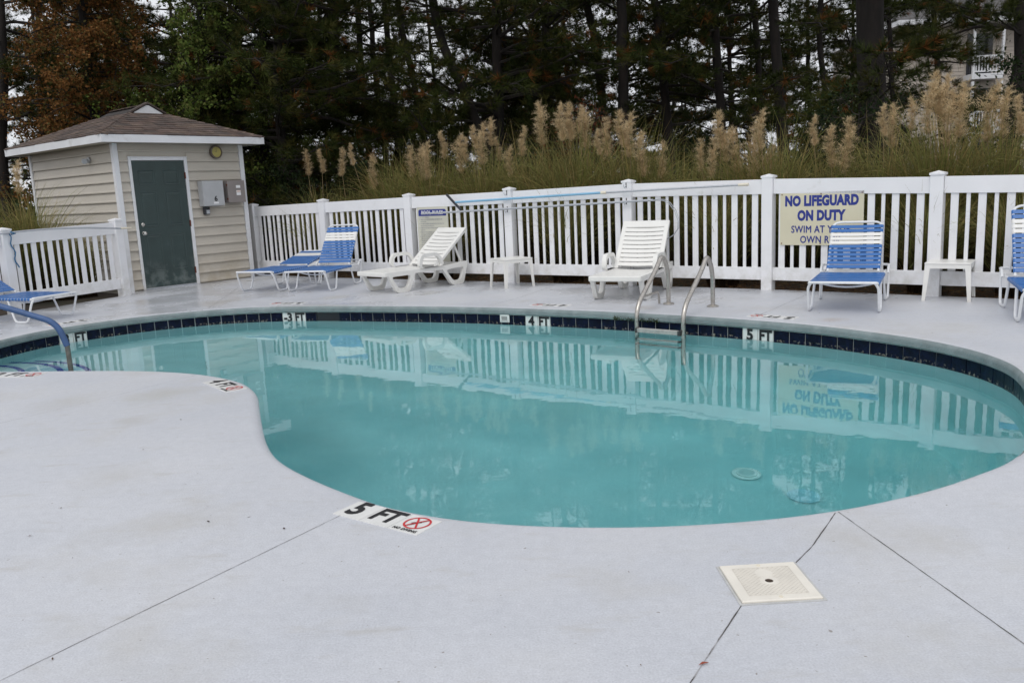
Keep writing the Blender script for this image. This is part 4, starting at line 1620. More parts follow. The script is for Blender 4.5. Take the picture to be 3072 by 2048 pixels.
def make_resin_lounger(back_deg, label, loc, heading, HG=.93, BLn=.75):
    root = empty('resin_lounger', loc, heading)
    tag(root, label, 'sun lounger', 'white resin sun loungers')
    m = M_['resin']
    SZ = .275
    hwid = .305

    def side_ring(x, outer, inner, th, name):
        mb = MB()
        n = len(outer)
        for xx in (x - th / 2, x + th / 2):
            mb.v += [(xx, y, z) for y, z in outer] + [(xx, y, z) for y, z in inner]
        for i in range(n):
            j = (i + 1) % n
            mb.f += [(i, j, n + j, n + i), (2 * n + i, 3 * n + i, 3 * n + j, 2 * n + j), (i, 2 * n + i, 2 * n + j, j), (n + i, n + j, 3 * n + j, 3 * n + i)]
        return mb.ob(name, m, root, smooth=True, bevel=.0)

    def rounded(pts, rad, n=4):
        P = [Vector((p[0], p[1])) for p in pts]
        out = []
        k = len(P)
        for i in range(k):
            a, b, c = P[i - 1], P[i], P[(i + 1) % k]
            d1, d2 = (a - b), (c - b)
            r_ = min(rad, d1.length * .45, d2.length * .45)
            s, e = b + d1.normalized() * r_, b + d2.normalized() * r_
            for q in range(n + 1):
                t = q / n
                v = s * (1 - t) ** 2 + b * 2 * t * (1 - t) + e * t * t
                out.append((v.x, v.y))
        return out

    for s in (-1, 1):
        x = s * (hwid - .02)
        side_ring(x, rounded([(.02, SZ + .0), (.52, SZ + .0), (.40, .001), (.17, .001)], .05), rounded([(.09, SZ - .05), (.43, SZ - .05), (.365, .06), (.20, .06)], .05), .05, 'leg')
        side_ring(x, rounded([(.98, SZ + .0), (1.50, SZ + .05), (1.40, .001), (1.17, .001)], .05), rounded([(1.07, SZ - .05), (1.42, SZ - .02), (1.35, .06), (1.20, .06)], .05), .05, 'leg')
        arm = rounded([(.55, SZ + .02), (.60, SZ + .21), (.93, SZ + .215), (1.04, SZ + .02)], .09, 5)
        arm_i = rounded([(.60, SZ + .02), (.645, SZ + .165), (.905, SZ + .17), (.985, SZ + .02)], .06, 5)
        side_ring(s * (hwid + .005), arm, arm_i, .05, 'armrest')
        MB().box((x - .024, .0, SZ - .04), (x + .024, 1.49, SZ + .014)).ob('side_rail', m, root, bevel=.006)
    MB().box((-hwid, -.02, SZ - .045), (hwid, .045, SZ + .016)).ob('foot_rail', m, root, bevel=.012)
    MB().box((-hwid + .03, 1.44, SZ - .03), (hwid - .03, 1.49, SZ + .02)).ob('rear_rail', m, root, bevel=.006)
    iw = hwid - .045

    def slat_mesh(wd, br):
        vs, fs = [], []
        K = 7
        for k in range(K):
            x = -wd + 2 * wd * k / (K - 1)
            dip = -.014 * (1 - (x / wd) ** 2)
            vs += [(x, -br / 2, dip + .008), (x, br / 2, dip + .008), (x, br / 2, dip - .008), (x, -br / 2, dip - .008)]
        for k in range(K - 1):
            fs += [(k * 4 + j, k * 4 + (j + 1) % 4, k * 4 + 4 + (j + 1) % 4, k * 4 + 4 + j) for j in range(4)]
        fs += [(3, 2, 1, 0), tuple((K - 1) * 4 + j for j in range(4))]
        fs = [tuple(reversed(f)) for f in fs]
        return MB().add(vs, fs).mesh('slat', m)

    sm = slat_mesh(iw, .054)
    for i in range(13):
        link('slat', sm, root, (0, .075 + i * .0665, SZ + .004))
    a = R(back_deg)
    Mb = Matrix.Translation((0, HG, SZ + .012)) @ Matrix.Rotation(a, 4, 'X')
    for s in (-1, 1):
        MB().box((s * (hwid - .035) - .028, 0, -.03), (s * (hwid - .035) + .028, BLn, .014), Mb).ob('back_stile', m, root, bevel=.008)
    MB().box((-hwid + .007, BLn - .09, -.02), (hwid - .007, BLn + .015, .015), Mb).ob('head_rail', m, root, bevel=.012)
    sm2 = slat_mesh(hwid - .05, (BLn - .12) / 9 - .014)
    nsl = 9
    for i in range(nsl):
        link('slat', sm2, root, Mb @ Vector((0, .03 + (i + .5) * (BLn - .12) / nsl, .003)), (a, 0, 0))
    st = MB()
    for s in (-1, 1):
        p0 = Mb @ Vector((s * (hwid - .09), BLn * .66, -.02))
        p1 = Vector((s * (hwid - .07), 1.45, SZ))
        st.tube([p0, p1], [.018, .016], 6)
    p0 = Mb @ Vector((-hwid + .09, BLn * .64, -.03))
    p1 = Mb @ Vector((hwid - .09, BLn * .64, -.03))
    st.tube([p0, p1], .016, 6)
    st.ob('back_strut', m, root)
    return root


h = (.69, .72)
make_resin_lounger(39, 'white slatted plastic lounger with arms in front of the pool rules sign', foot_origin((-1.65, 11.53), h, .285), head(*h), .90, .78)
h = (.42, .91)
make_resin_lounger(50, 'white slatted plastic lounger facing the pool behind the ladder', foot_origin((1.30, 9.66), h, .285), head(*h), .92, .70)


def make_table(cx, cy, ang, label, size=.43):
    root = empty('side_table', (cx, cy, 0), ang)
    tag(root, label, 'side table', 'white plastic side tables')
    m = M_['resin']
    hh = size / 2
    H_ = .385
    tp = MB()
    tp.box((-hh, -hh, H_ - .018), (hh, hh, H_))
    tp.ob('tabletop', m, root, bevel=.007)
    for s in (-1, 1):
        MB().box((-hh + .03, s * (hh - .012) - .008, H_ - .058), (hh - .03, s * (hh - .012) + .008, H_ - .0185)).ob('apron', m, root)
        MB().box((s * (hh - .012) - .008, -hh + .03, H_ - .058), (s * (hh - .012) + .008, hh - .03, H_ - .0185)).ob('apron', m, root)
    for sx in (-1, 1):
        for sy in (-1, 1):
            lg = MB()
            a, b = hh - .004, hh + .012
            w1, w0 = .048, .032
            pr = []
            for z, e, wd in ((H_ - .0186, a, w1 + .012), (H_ - .08, a + .002, w1), (.0, b, w0)):
                t = .012
                pr.append([(sx * e, sy * e, z), (sx * (e - wd), sy * e, z), (sx * (e - wd), sy * (e - t), z), (sx * (e - t), sy * (e - t), z), (sx * (e - t), sy * (e - wd), z), (sx * e, sy * (e - wd), z)])
            for r_ in pr:
                lg.v += r_
            for i in range(2):
                lg.f += [(i * 6 + j, i * 6 + (j + 1) % 6, i * 6 + 6 + (j + 1) % 6, i * 6 + 6 + j) for j in range(6)]
            lg.f += [tuple(range(6)), tuple(range(12, 18))]
            lg.ob('leg', m, root)
    return root


make_table(.04, 11.50, R(28.5), 'white plastic side table between the two white loungers')
make_table(4.48, 8.51, R(-34), 'white plastic side table between the two blue loungers at right', .42)

# ------------------------------------------------------------------ plants: generators (numpy)
RG = np.random.default_rng(7)


def unit(v):
    return v / np.maximum(np.linalg.norm(v, axis=-1, keepdims=True), 1e-9)


def needles(C, D, n, ln, wd, spread, rng, cols):
    """C centres (k,3), D directions (k,3): n thin triangles from each centre"""
    k = len(C)
    c = np.repeat(C, n, 0)
    d = unit(np.repeat(D, n, 0) + rng.normal(0, spread, (k * n, 3)))
    L = ln * rng.uniform(.65, 1.15, (k * n, 1))
    side = unit(np.cross(d, rng.normal(0, 1, (k * n, 3)))) * wd * rng.uniform(.7, 1.3, (k * n, 1))
    b = c + d * L * .06
    V = np.stack([b + side, b - side, c + d * L - np.array([0, 0, 1]) * L * .12 * rng.uniform(0, 1, (k * n, 1))], 1).reshape(-1, 3)
    F = np.arange(k * n * 3).reshape(-1, 3)
    col = np.repeat(np.repeat(cols, n, 0) * rng.uniform(.75, 1.25, (k * n, 1)), 3, 0)
    return V, F, col


def leaves(C, size, rng, cols, jitter=.0):
    k = len(C)
    d = unit(rng.normal(0, 1, (k, 3)) + np.array([0, 0, -.3]))
    s = unit(np.cross(d, rng.normal(0, 1, (k, 3))))
    L = size * rng.uniform(.6, 1.3, (k, 1))
    V = np.stack([C, C + d * L * .5 + s * L * .28, C + d * L, C + d * L * .5 - s * L * .28], 1).reshape(-1, 3)
    F = np.arange(k * 4).reshape(-1, 4)
    return V, F, np.repeat(cols * rng.uniform(.7, 1.3, (k, 1)), 4, 0)


def trunk_mesh(pts, r0, r1, m, seed):
    rng = random.Random(seed)
    P = [Vector(p) for p in pts]
    line = []
    for a, b in zip(P[:-1], P[1:]):
        k = max(2, int((b - a).length / .7))
        line += [a.lerp(b, i / k) for i in range(k)]
    line.append(P[-1])
    n = len(line)
    sm = []
    for i in range(n):
        a, b, c = line[max(0, i - 1)], line[i], line[min(n - 1, i + 1)]
        sm.append((a + b * 2 + c) / 4 if 0 < i < n - 1 else b)
    sm = [p + Vector((rng.uniform(-.02, .02), rng.uniform(-.02, .02), 0)) for p in sm]
    rs_ = [(r0 + (r1 - r0) * i / (n - 1)) * rng.uniform(.95, 1.05) * (1.35 if i == 0 else 1) for i in range(n)]
    return MB().tube(sm, rs_, 10).mesh('trunk', m, smooth=True), sm


def at_height(line, z):
    for a, b in zip(line[:-1], line[1:]):
        if a.z <= z <= b.z:
            return a.lerp(b, (z - a.z) / max(1e-6, b.z - a.z))
    return line[-1]


NEEDLE_COLS = np.array([(.040, .050, .012), (.050, .064, .015), (.028, .040, .011), (.068, .066, .018)])
DEAD = np.array([(.17, .07, .022)])


def pine(name, label, pts, dia, zones, top, seed, group, needle_n=32, parent_loc=None, dead=.05, twn=7):
    """pts: trunk points in world; zones: list of (z0, z1, branches, length)"""
    rng = np.random.default_rng(seed)
    b0 = pts[0]
    root = empty(name, (b0[0], b0[1], gz))
    tag(root, label, 'tree', group)
    loc = [(p[0] - b0[0], p[1] - b0[1], p[2] - gz) for p in pts]
    lean = Vector(loc[-1]) - Vector(loc[-2])
    if loc[-1][2] < top:
        k = (top - loc[-1][2]) / max(.5, lean.z)
        loc.append((loc[-1][0] + lean.x * k * .5, loc[-1][1] + lean.y * k * .5, top))
    loc[0] = (0, 0, -.1)
    tm, line = trunk_mesh(loc, dia / 2 * 1.08, dia / 2 * .35, M_['bark'], seed)
    link('trunk', tm, root)
    br = MB()
    C, D = [], []
    for (z0, z1, nb, ln) in zones:
        for i in range(nb):
            z = z0 + (z1 - z0) * (i + rng.uniform(0, 1)) / nb
            t = (z - z0) / max(.1, z1 - z0)
            L = ln * rng.uniform(.6, 1.15) * (1 - .45 * t if z1 >= top - .6 else 1)
            az = rng.uniform(0, 2 * math.pi)
            s = np.array(at_height(line, min(z, top - .05)))
            el = rng.uniform(-.15, .35)
            dirn = np.array([math.cos(az) * math.cos(el), math.sin(az) * math.cos(el), math.sin(el)])
            K = 6
            P = [s]
            for q in range(1, K):
                dirn = unit(dirn + rng.normal(0, .16, 3) + np.array([0, 0, .02 - .05 * (q < 3)]))
                P.append(P[-1] + dirn * L / (K - 1))
            r0 = max(.012, .018 * L)
            br.tube([tuple(p) for p in P], [r0 * (1 - .8 * q / (K - 1)) for q in range(K)], 5, caps=False)
            P = np.array(P)
            for q in range(twn):
                f = .30 + .70 * q / (twn - 1)
                idx = min(K - 2, int(f * (K - 1)))
                p = P[idx] + (P[idx + 1] - P[idx]) * (f * (K - 1) - idx)
                axd = unit(P[idx + 1] - P[idx])
                sd = unit(np.cross(axd, np.array([0, 0, 1.])))
                for sg_ in (-1, 1) if q < twn - 1 else (0,):
                    td = unit(axd * .7 + sd * sg_ * .9 + rng.normal(0, .25, 3) + np.array([0, 0, .12]))
                    tl = rng.uniform(.25, .62) * (.6 + .25 * L)
                    e = p + td * tl
                    br.tube([tuple(p), tuple((p + e) / 2 + rng.normal(0, .02, 3)), tuple(e)], [.007, .005, .003], 3, caps=False)
                    for w_ in (.45, .72, 1.0):
                        C.append(p + td * tl * w_ + rng.normal(0, .03, 3))
                        D.append(unit(td + np.array([0, 0, .35])))
    C, D = np.array(C), np.array(D)
    cols = NEEDLE_COLS[rng.integers(0, len(NEEDLE_COLS), len(C))]
    dd_ = rng.uniform(0, 1, len(C)) < dead
    cols[dd_] = DEAD[0]
    tag(link('branches', br.mesh('branches', M_['twig']), root), kind='stuff')
    V, F, col = needles(C, D, needle_n, .23, .0060, .62, rng, cols)
    link('crown', big_mesh('crown', V, F, M_['needle'], col), root)
    return root


def leafy(name, label, base, h_, dia, z0, rad, nb, leaf, cols, seed, group, per=60, lean=0.0, droop=0.0, cat='tree'):
    rng = np.random.default_rng(seed)
    root = empty(name, (base[0], base[1], gz))
    tag(root, label, cat, group)
    tm, line = trunk_mesh([(0, 0, -.1), (lean * .4, 0, h_ * .5), (lean, 0, h_)], dia / 2, dia / 2 * .2, M_['bark'], seed)
    link('trunk', tm, root)
    br = MB()
    C = []
    for i in range(nb):
        t = (i + rng.uniform(0, 1)) / nb
        z = z0 + (h_ - z0) * t
        L = rad * (1 - .75 * t) * rng.uniform(.65, 1.2) + .25
        az = rng.uniform(0, 2 * math.pi)
        el = rng.uniform(.0, .6) - droop
        s = np.array(at_height(line, min(z, h_ - .05)))
        d = np.array([math.cos(az) * math.cos(el), math.sin(az) * math.cos(el), math.sin(el)])
        P = [s]
        for q in range(5):
            d = unit(d + rng.normal(0, .18, 3) + np.array([0, 0, -.10 * droop * 4]))
            P.append(P[-1] + d * L / 5)
        br.tube([tuple(p) for p in P], [max(.004, .016 * L * (1 - .17 * q)) for q in range(6)], 4, caps=False)
        P = np.array(P)
        for q in range(10):
            f = rng.uniform(.25, 1)
            idx = min(4, int(f * 5))
            p = P[idx] + (P[idx + 1] - P[idx]) * (f * 5 - idx)
            td = unit(rng.normal(0, 1, 3) + d * .7 + np.array([0, 0, -.5 * droop * 2]))
            tl = rng.uniform(.2, .55) * (.5 + .3 * L)
            br.tube([tuple(p), tuple(p + td * tl)], [.004, .002], 3, caps=False)
            k = int(per / 10 * rng.uniform(.5, 1.5))
            C.append(p + td * tl * rng.uniform(.2, 1.05, (k, 1)) + rng.normal(0, .055, (k, 3)))
    C = np.concatenate(C)
    cc = np.array(cols)[rng.integers(0, len(cols), len(C))]
    tag(link('branches', br.mesh('branches', M_['twig']), root), kind='stuff')
    V, F, col = leaves(C, leaf, rng, cc)
    link('crown', big_mesh('crown', V, F, M_['leaf'], col), root)
    return root


# ------------------------------------------------------------------ pine wood behind the fence
def tpts(l, Y, rng_seed=0):
    """trunk through (x, z) pairs at depth Y, listed from the top down"""
    l = sorted(l, key=lambda p: p[1])
    (xa, za), (xb, zb) = l[0], l[min(1, len(l) - 1)]
    s = (xb - xa) / max(.3, zb - za) if len(l) > 1 else 0
    base = (xa - s * za * .6, Y, 0)
    rr = random.Random(int(Y * 10 + xa * 7))
    return [base] + [(x, Y + rr.uniform(-.05, .05) * z, z) for x, z in l]


G1 = 'pine trees behind the fence'
HI = lambda top: (8.6, top, 7, 2.3)
PINES = [
    ('bowed pine with thick trunk leaning left above the pool rules sign', [(-1.38, 5.37), (-1.21, 4.44), (-.84, 3.55), (-.49, 2.69)], 19, .24, [(2.6, 3.4, 4, 1.8), (7.0, 9.0, 5, 2.2)], 14),
    ('slim straight pine left of the bowed pine, the left one of two', [(-2.99, 6.49), (-2.95, 4.76), (-2.92, 2.56)], 24, .19, [(1.4, 3.4, 9, 1.9), (7.5, 9, 4, 2.0)], 15),
    ('slim pine leaning left just left of the bowed pine', [(-2.47, 6.05), (-2.32, 4.98), (-1.98, 2.81)], 22, .18, [(1.4, 3.2, 9, 2.0), (7, 9, 4, 2.0)], 14),
    ('straight pine standing right of a curved one behind the tall pampas plumes', [(2.78, 5.40), (2.79, 4.43), (2.82, 3.13)], 20, .26, [(6.4, 8.5, 5, 2.2)], 15),
    ('curved pine trunk behind the tall central pampas plumes', [(2.13, 5.49), (2.39, 4.45), (2.49, 2.89)], 21, .23, [(1.8, 2.9, 5, 1.7), (4.9, 6.5, 6, 2.0)], 14),
    ('pine behind the right end of the hanging poles', [(3.75, 5.57), (3.82, 4.73), (4.04, 2.64)], 21, .23, [(2.6, 7.0, 24, 2.3)], 15),
    ('thin far pine between the dense pine and the curved trunk', [(2.09, 6.72), (2.11, 5.77)], 28, .16, [(4.5, 8, 13, 2.0)], 15),
    ('pine trunk rising behind the low pampas left of centre', [(-3.61, 6.31), (-3.64, 3.12), (-3.56, 2.34)], 23, .19, [(2.5, 7, 22, 2.3)], 15),
    ('far pine just right of the low left pampas clump', [(-3.60, 6.73), (-3.54, 4.29), (-3.44, 3.07)], 25, .18, [(2.5, 7, 19, 2.0)], 15),
    ('pine with a bare trunk left of the lifeguard sign', [(4.85, 5.31), (4.92, 4.98), (5.04, 2.89)], 20, .22, [(2.6, 7.0, 24, 2.3)], 14),
    ('very thin sapling pine between two trunks above the fence end of the poles', [(6.90, 6.70), (6.95, 6.02), (7.14, 4.51), (7.27, 3.23)], 27, .11, [(4, 8, 13, 1.6)], 12),
    ('pine directly left of the stout trunk above the lifeguard sign', [(6.35, 5.66), (6.43, 5.49), (6.60, 3.16)], 22, .18, [(4.8, 7.0, 7, 2.0)], 15),
    ('stout pine trunk curving up above the lifeguard sign', [(5.93, 5.05), (6.01, 3.81), (6.19, 2.25)], 19, .26, [(4.7, 7, 7, 2.1)], 14),
    ('slender pine between the stout trunk and the huge dark trunk', [(8.71, 5.99), (8.81, 4.82), (9.05, 2.84)], 24, .18, [(4.9, 7.5, 7, 1.9)], 15),
    ('huge dark pine trunk, the thickest behind the right fence', [(6.42, 4.29), (6.58, 2.77), (6.65, 2.00)], 15.5, .54, [(1.9, 3.4, 12, 1.7), (4.2, 7.5, 18, 2.6)], 15),
    ('thin pine right of the huge dark trunk', [(11.06, 6.10), (11.12, 5.69), (11.27, 4.09)], 25, .15, [(2.2, 7.5, 26, 2.3)], 15),
    ('pine left of the balcony building', [(12.83, 6.23), (13.09, 4.62)], 26, .19, [(1.2, 8, 34, 1.55)], 15),
    ('leaning dark pine at the right edge in front of the balconies', [(10.22, 4.44), (10.19, 3.48), (10.02, 1.80)], 17, .38, [(3.7, 6.5, 18, 2.6)], 14),
    ('thin far pine left of the huge dark trunk', [(9.45, 6.59), (9.56, 4.40), (9.62, 2.62)], 27, .14, [(3.5, 7.5, 14, 1.9)], 14),
    ('loose pine at the far left above the shed eave', [(-12.45, 6.90), (-12.71, 4.31)], 24, .18, [(3.0, 8, 19, 2.5)], 14),
    ('pine at the left picture edge behind the shed', [(-10.77, 4.41), (-10.94, 2.66)], 19, .23, [(2.2, 6.5, 16, 2.0)], 13),
    ('dense low branched pine right behind the shed roof', [(-5.27, 5.75), (-5.51, 2.84)], 20, .23, [(1.0, 6.5, 62, 2.7)], 14),
    ('dense low branched pine behind the first pampas plumes', [(-4.60, 6.15), (-4.75, 2.95)], 18.5, .22, [(1.0, 6.5, 56, 2.4)], 14),
    ('dense low branched pine right of the first pampas plumes', [(-3.88, 5.90), (-4.10, 2.84)], 21.5, .22, [(1.2, 6.5, 52, 2.5)], 14),
    ('broad dark pine with hanging boughs right of the bowed trunk', [(.01, 5.52), (-.06, 3.34)], 19.5, .24, [(2.0, 6.5, 60, 2.7)], 14),
    ('broad dark pine with hanging boughs left of the curved trunk', [(1.14, 5.90), (1.10, 3.50)], 21, .23, [(2.0, 6.5, 50, 2.5)], 14),
]
for i, (lab, l, Y, dia, zones, top) in enumerate(PINES):
    dense = 'dense' in lab or 'broad' in lab or i in (5, 7, 8, 9, 15, 16)
    pine('pine_tree', lab, tpts(l, Y), dia, zones + [HI(top) if dense else (10.6, top, 6, 2.1)], top, 100 + i, G1)

# the far rows of the wood: four trees copied
far_proto = []
for k in range(4):
    rr = random.Random(50 + k)
    far_proto.append(pine('pine_tree', 'slim far pine in the back row of the wood', [(0, 0, 0), (rr.uniform(-.3, .3), 0, 3), (rr.uniform(-.5, .5), 0, 7)], .17,
                          [(.6, 5, 30, 2.4), (5, 9, 26, 2.7), (9, 13, 6, 2.0)], 13.5, 300 + k, 'far pines in the back rows', needle_n=30))
rr = random.Random(9)
far_spots = []
COLS = [(-.53, -.20, 17), (.0, .075, 8), (.185, .215, 4), (.40, .46, 4), (-.72, -.60, 3), (-.135, -.06, 1), (.12, .165, 1), (.245, .39, 3)]
for (ua, ub, cnt) in COLS:
    for i in range(cnt):
        Y = 27 + 27 * (i % 4) / 3 + rr.uniform(-2, 4)
        far_spots.append(((ua + (ub - ua) * (i + rr.uniform(.1, .9)) / cnt) * Y, Y))
LANDMARKS = [(60, 'the left eave of the shed'), (270, 'the lamp on the shed wall'), (435, 'the shed roof peak'), (643, 'the shed clock'), (790, 'the right eave of the shed'),
             (968, 'the second fence post'), (1230, 'the pool rules sign'), (1400, 'the squeegee head'), (1530, 'the white side table at centre'), (1710, 'the tallest central plumes'),
             (1886, 'the white lounger behind the ladder'), (2100, 'the ladder'), (2310, 'the post beside the lifeguard sign'), (2450, 'the lifeguard sign'), (2610, 'the huge dark trunk'), (2816, 'the last fence post')]
seen = set()
for i, (x, y) in enumerate(far_spots):
    if x > 18 and y > 26:
        continue
    o = far_proto[i] if i < 4 else copy_tree(far_proto[i % 4])
    o.location = (x, y, gz)
    px = 1536 + 2523 * x / y
    ln = min(LANDMARKS, key=lambda q_: abs(q_[0] - px))
    row = ('first', 'second', 'third', 'rearmost')[min(3, int((y - 25) / 9))]
    lb = 'slim far pine of the %s back row %s %s' % (row, 'left of' if px < ln[0] else 'right of', ln[1])
    if lb in seen:
        lb = lb.replace('slim far pine', 'another slim far pine')
    if lb in seen:
        lb = lb.replace('another slim far pine', 'slender dark far pine')
    seen.add(lb)
    o['label'] = lb
    o.rotation_euler = (0, 0, rr.uniform(0, 6.28))
    s_ = rr.uniform(.72, .92) if y < 38 else rr.uniform(.7, .9)
    o.scale = (s_, s_, s_ * rr.uniform(.95, 1.1))

BROWN = [(.20, .092, .030), (.16, .078, .027), (.24, .115, .038), (.115, .095, .030)]
GREEN = [(.12, .17, .036), (.15, .20, .046), (.08, .12, .028), (.16, .17, .05)]
DKGREEN = [(.022, .036, .014), (.030, .045, .016), (.018, .03, .014)]
REDL = [(.11, .035, .015), (.09, .03, .015), (.05, .04, .02)]
leafy('cypress_tree', 'rust brown autumn cypress behind the shed roof', (-8.95, 19.2), 11, .26, 1.4, 1.75, 170, .07, BROWN, 21, None, per=480, droop=.12)
leafy('cypress_tree', 'smaller rust brown cypress standing behind the first one', (-10.2, 22.0), 10, .22, 1.4, 1.9, 100, .09, BROWN, 22, None, per=260, droop=.12)
leafy('broadleaf_tree', 'yellow green broadleaf tree between the cypress and the dark pines', (-6.35, 19.0), 9.5, .18, 1.6, 2.2, 130, .08, GREEN, 23, None, per=330)
leafy('broadleaf_tree', 'thin yellowing broadleaf tree in the gap above the lifeguard sign', (8.6, 30), 9, .15, 2, 2.4, 40, .10, [(.10, .085, .03), (.07, .075, .025)], 24, None, per=70)
leafy('broadleaf_tree', 'thin yellowing broadleaf tree behind the central plumes', (4.2, 29), 10, .15, 2.5, 2.4, 40, .10, [(.09, .08, .03), (.06, .07, .025)], 25, None, per=70)
SHR = [(-13.5, 21, 3.2), (-7.2, 19, 2.0), (-5.6, 17.6, 1.7), (-4.4, 17.8, 1.8), (-2.9, 18.0, 1.9), (-1.4, 19.5, 2.2), (.2, 17.5, 2.0), (1.9, 18.5, 2.0), (4.6, 18.5, 2.0), (6.0, 16.2, 1.5),
       (7.6, 17.5, 2.2), (5.6, 13.6, 2.3), (8.6, 14.0, 2.7), (-11.5, 17, 1.8), (2.9, 15.6, 1.5)]
SHL = ['tall dark shrub at the far left behind the shed', 'dark shrub close behind the shed roof', 'dark shrub right of the shed corner', 'dark shrub behind the first pampas plumes',
       'dark shrub under the slim pines left of centre', 'dark shrub under the bowed pine', 'dark shrub behind the tall central plumes', 'dark shrub under the curved pine trunk',
       'dark shrub right of the central plumes', 'low dark shrub above the lifeguard sign', 'dark shrub left of the huge dark trunk', 'dark shrub in front of the huge dark trunk',
       'dark shrub below the balconies', 'dark shrub at the left end of the shed', 'low dark shrub behind the pampas right of centre']
for i, ((x, y, hh), lb) in enumerate(zip(SHR, SHL)):
    leafy('shrub', lb, (x, y), hh, .06, .15, hh * .62, 34, .075, DKGREEN, 400 + i, 'dark shrubs under the pines', per=110, cat='shrub')
leafy('shrub', 'reddish leafed shrub behind the tall central pampas plumes', (1.25, 14.3), 2.45, .05, .4, 1.0, 30, .06, REDL, 431, None, per=90, cat='shrub')
# a distant belt of wood that closes the view low down
rng = np.random.default_rng(77)
k = 26000
ux = rng.uniform(-62, 62, k)
uy = 68 + rng.uniform(-5, 5, k)
hz = (2.6 + 1.6 * np.sin(ux * .55) + 1.0 * np.sin(ux * 1.7 + 1)) * rng.uniform(0, 1, k) ** .6
V, F, col = leaves(np.c_[ux, uy, np.maximum(0, hz)], .75, rng, np.array(DKGREEN)[rng.integers(0, 3, k)] * 1.2)
tag(link('far_thicket', big_mesh('far_thicket', V, F, M_['leaf'], col)), 'dark thicket closing the view beyond the pines', kind='stuff')


# ------------------------------------------------------------------ pampas grass
def grass_clump_mesh(n, h_, spread, seed):
    rng = np.random.default_rng(seed)
    K = 7
    az = rng.uniform(0, 2 * math.pi, n)
    L = h_ * rng.uniform(.55, 1.25, n)
    r0 = rng.uniform(0, .22, n) ** .8
    ba = rng.uniform(0, 2 * math.pi, n)
    P = np.c_[r0 * np.cos(ba), r0 * np.sin(ba), np.zeros(n)]
    lean = np.abs(rng.normal(.07, .13, n)) + .02
    d = np.c_[np.cos(az) * lean, np.sin(az) * lean, np.ones(n)]
    d = unit(d)
    out = np.c_[np.cos(az), np.sin(az), np.zeros(n)]
    bend = rng.uniform(.05, .34, n)
    side = np.c_[-np.sin(az), np.cos(az), np.zeros(n)] + rng.normal(0, .4, (n, 3))
    side = unit(side)
    wd = rng.uniform(.0042, .0085, n)
    base = np.array([(.105, .155, .030), (.15, .195, .042), (.235, .205, .062), (.32, .245, .095), (.075, .125, .030)])
    ci = rng.choice(5, n, p=[.28, .24, .17, .13, .18])
    cb = base[ci] * rng.uniform(.6, 1.75, (n, 1))
    tipc = np.array([.36, .27, .13])
    V = np.zeros((n, K, 2, 3))
    col = np.zeros((n, K, 2, 3))
    for k in range(K):
        t = k / (K - 1)
        wk = (wd * (1 - t ** 2.2) + .0004)[:, None]
        V[:, k, 0] = P + side * wk
        V[:, k, 1] = P - side * wk
        c = cb * (1 - .5 * t) + tipc * .5 * t
        u_ = min(1.0, max(0.0, (t - .24) / .30))          # foot darkened: dead thatch, plus shade behind the fence put into the colour
        c = c * u_ + np.array([.040, .026, .015]) * (1 - u_)
        col[:, k, 0] = c
        col[:, k, 1] = c
        if k < K - 1:
            P = P + d * (L / (K - 1))[:, None]
            g = (bend * (.3 + 1.9 * t * t) * 1.5)[:, None]
            d = unit(d + out * g * .75 + np.array([0, 0, -1]) * g)
    idx = np.arange(n * K * 2).reshape(n, K, 2)
    F = np.stack([idx[:, :-1, 0], idx[:, :-1, 1], idx[:, 1:, 1], idx[:, 1:, 0]], -1).reshape(-1, 4)
    return big_mesh('blades', V.reshape(-1, 3), F, M_['grass'], col.reshape(-1, 3))


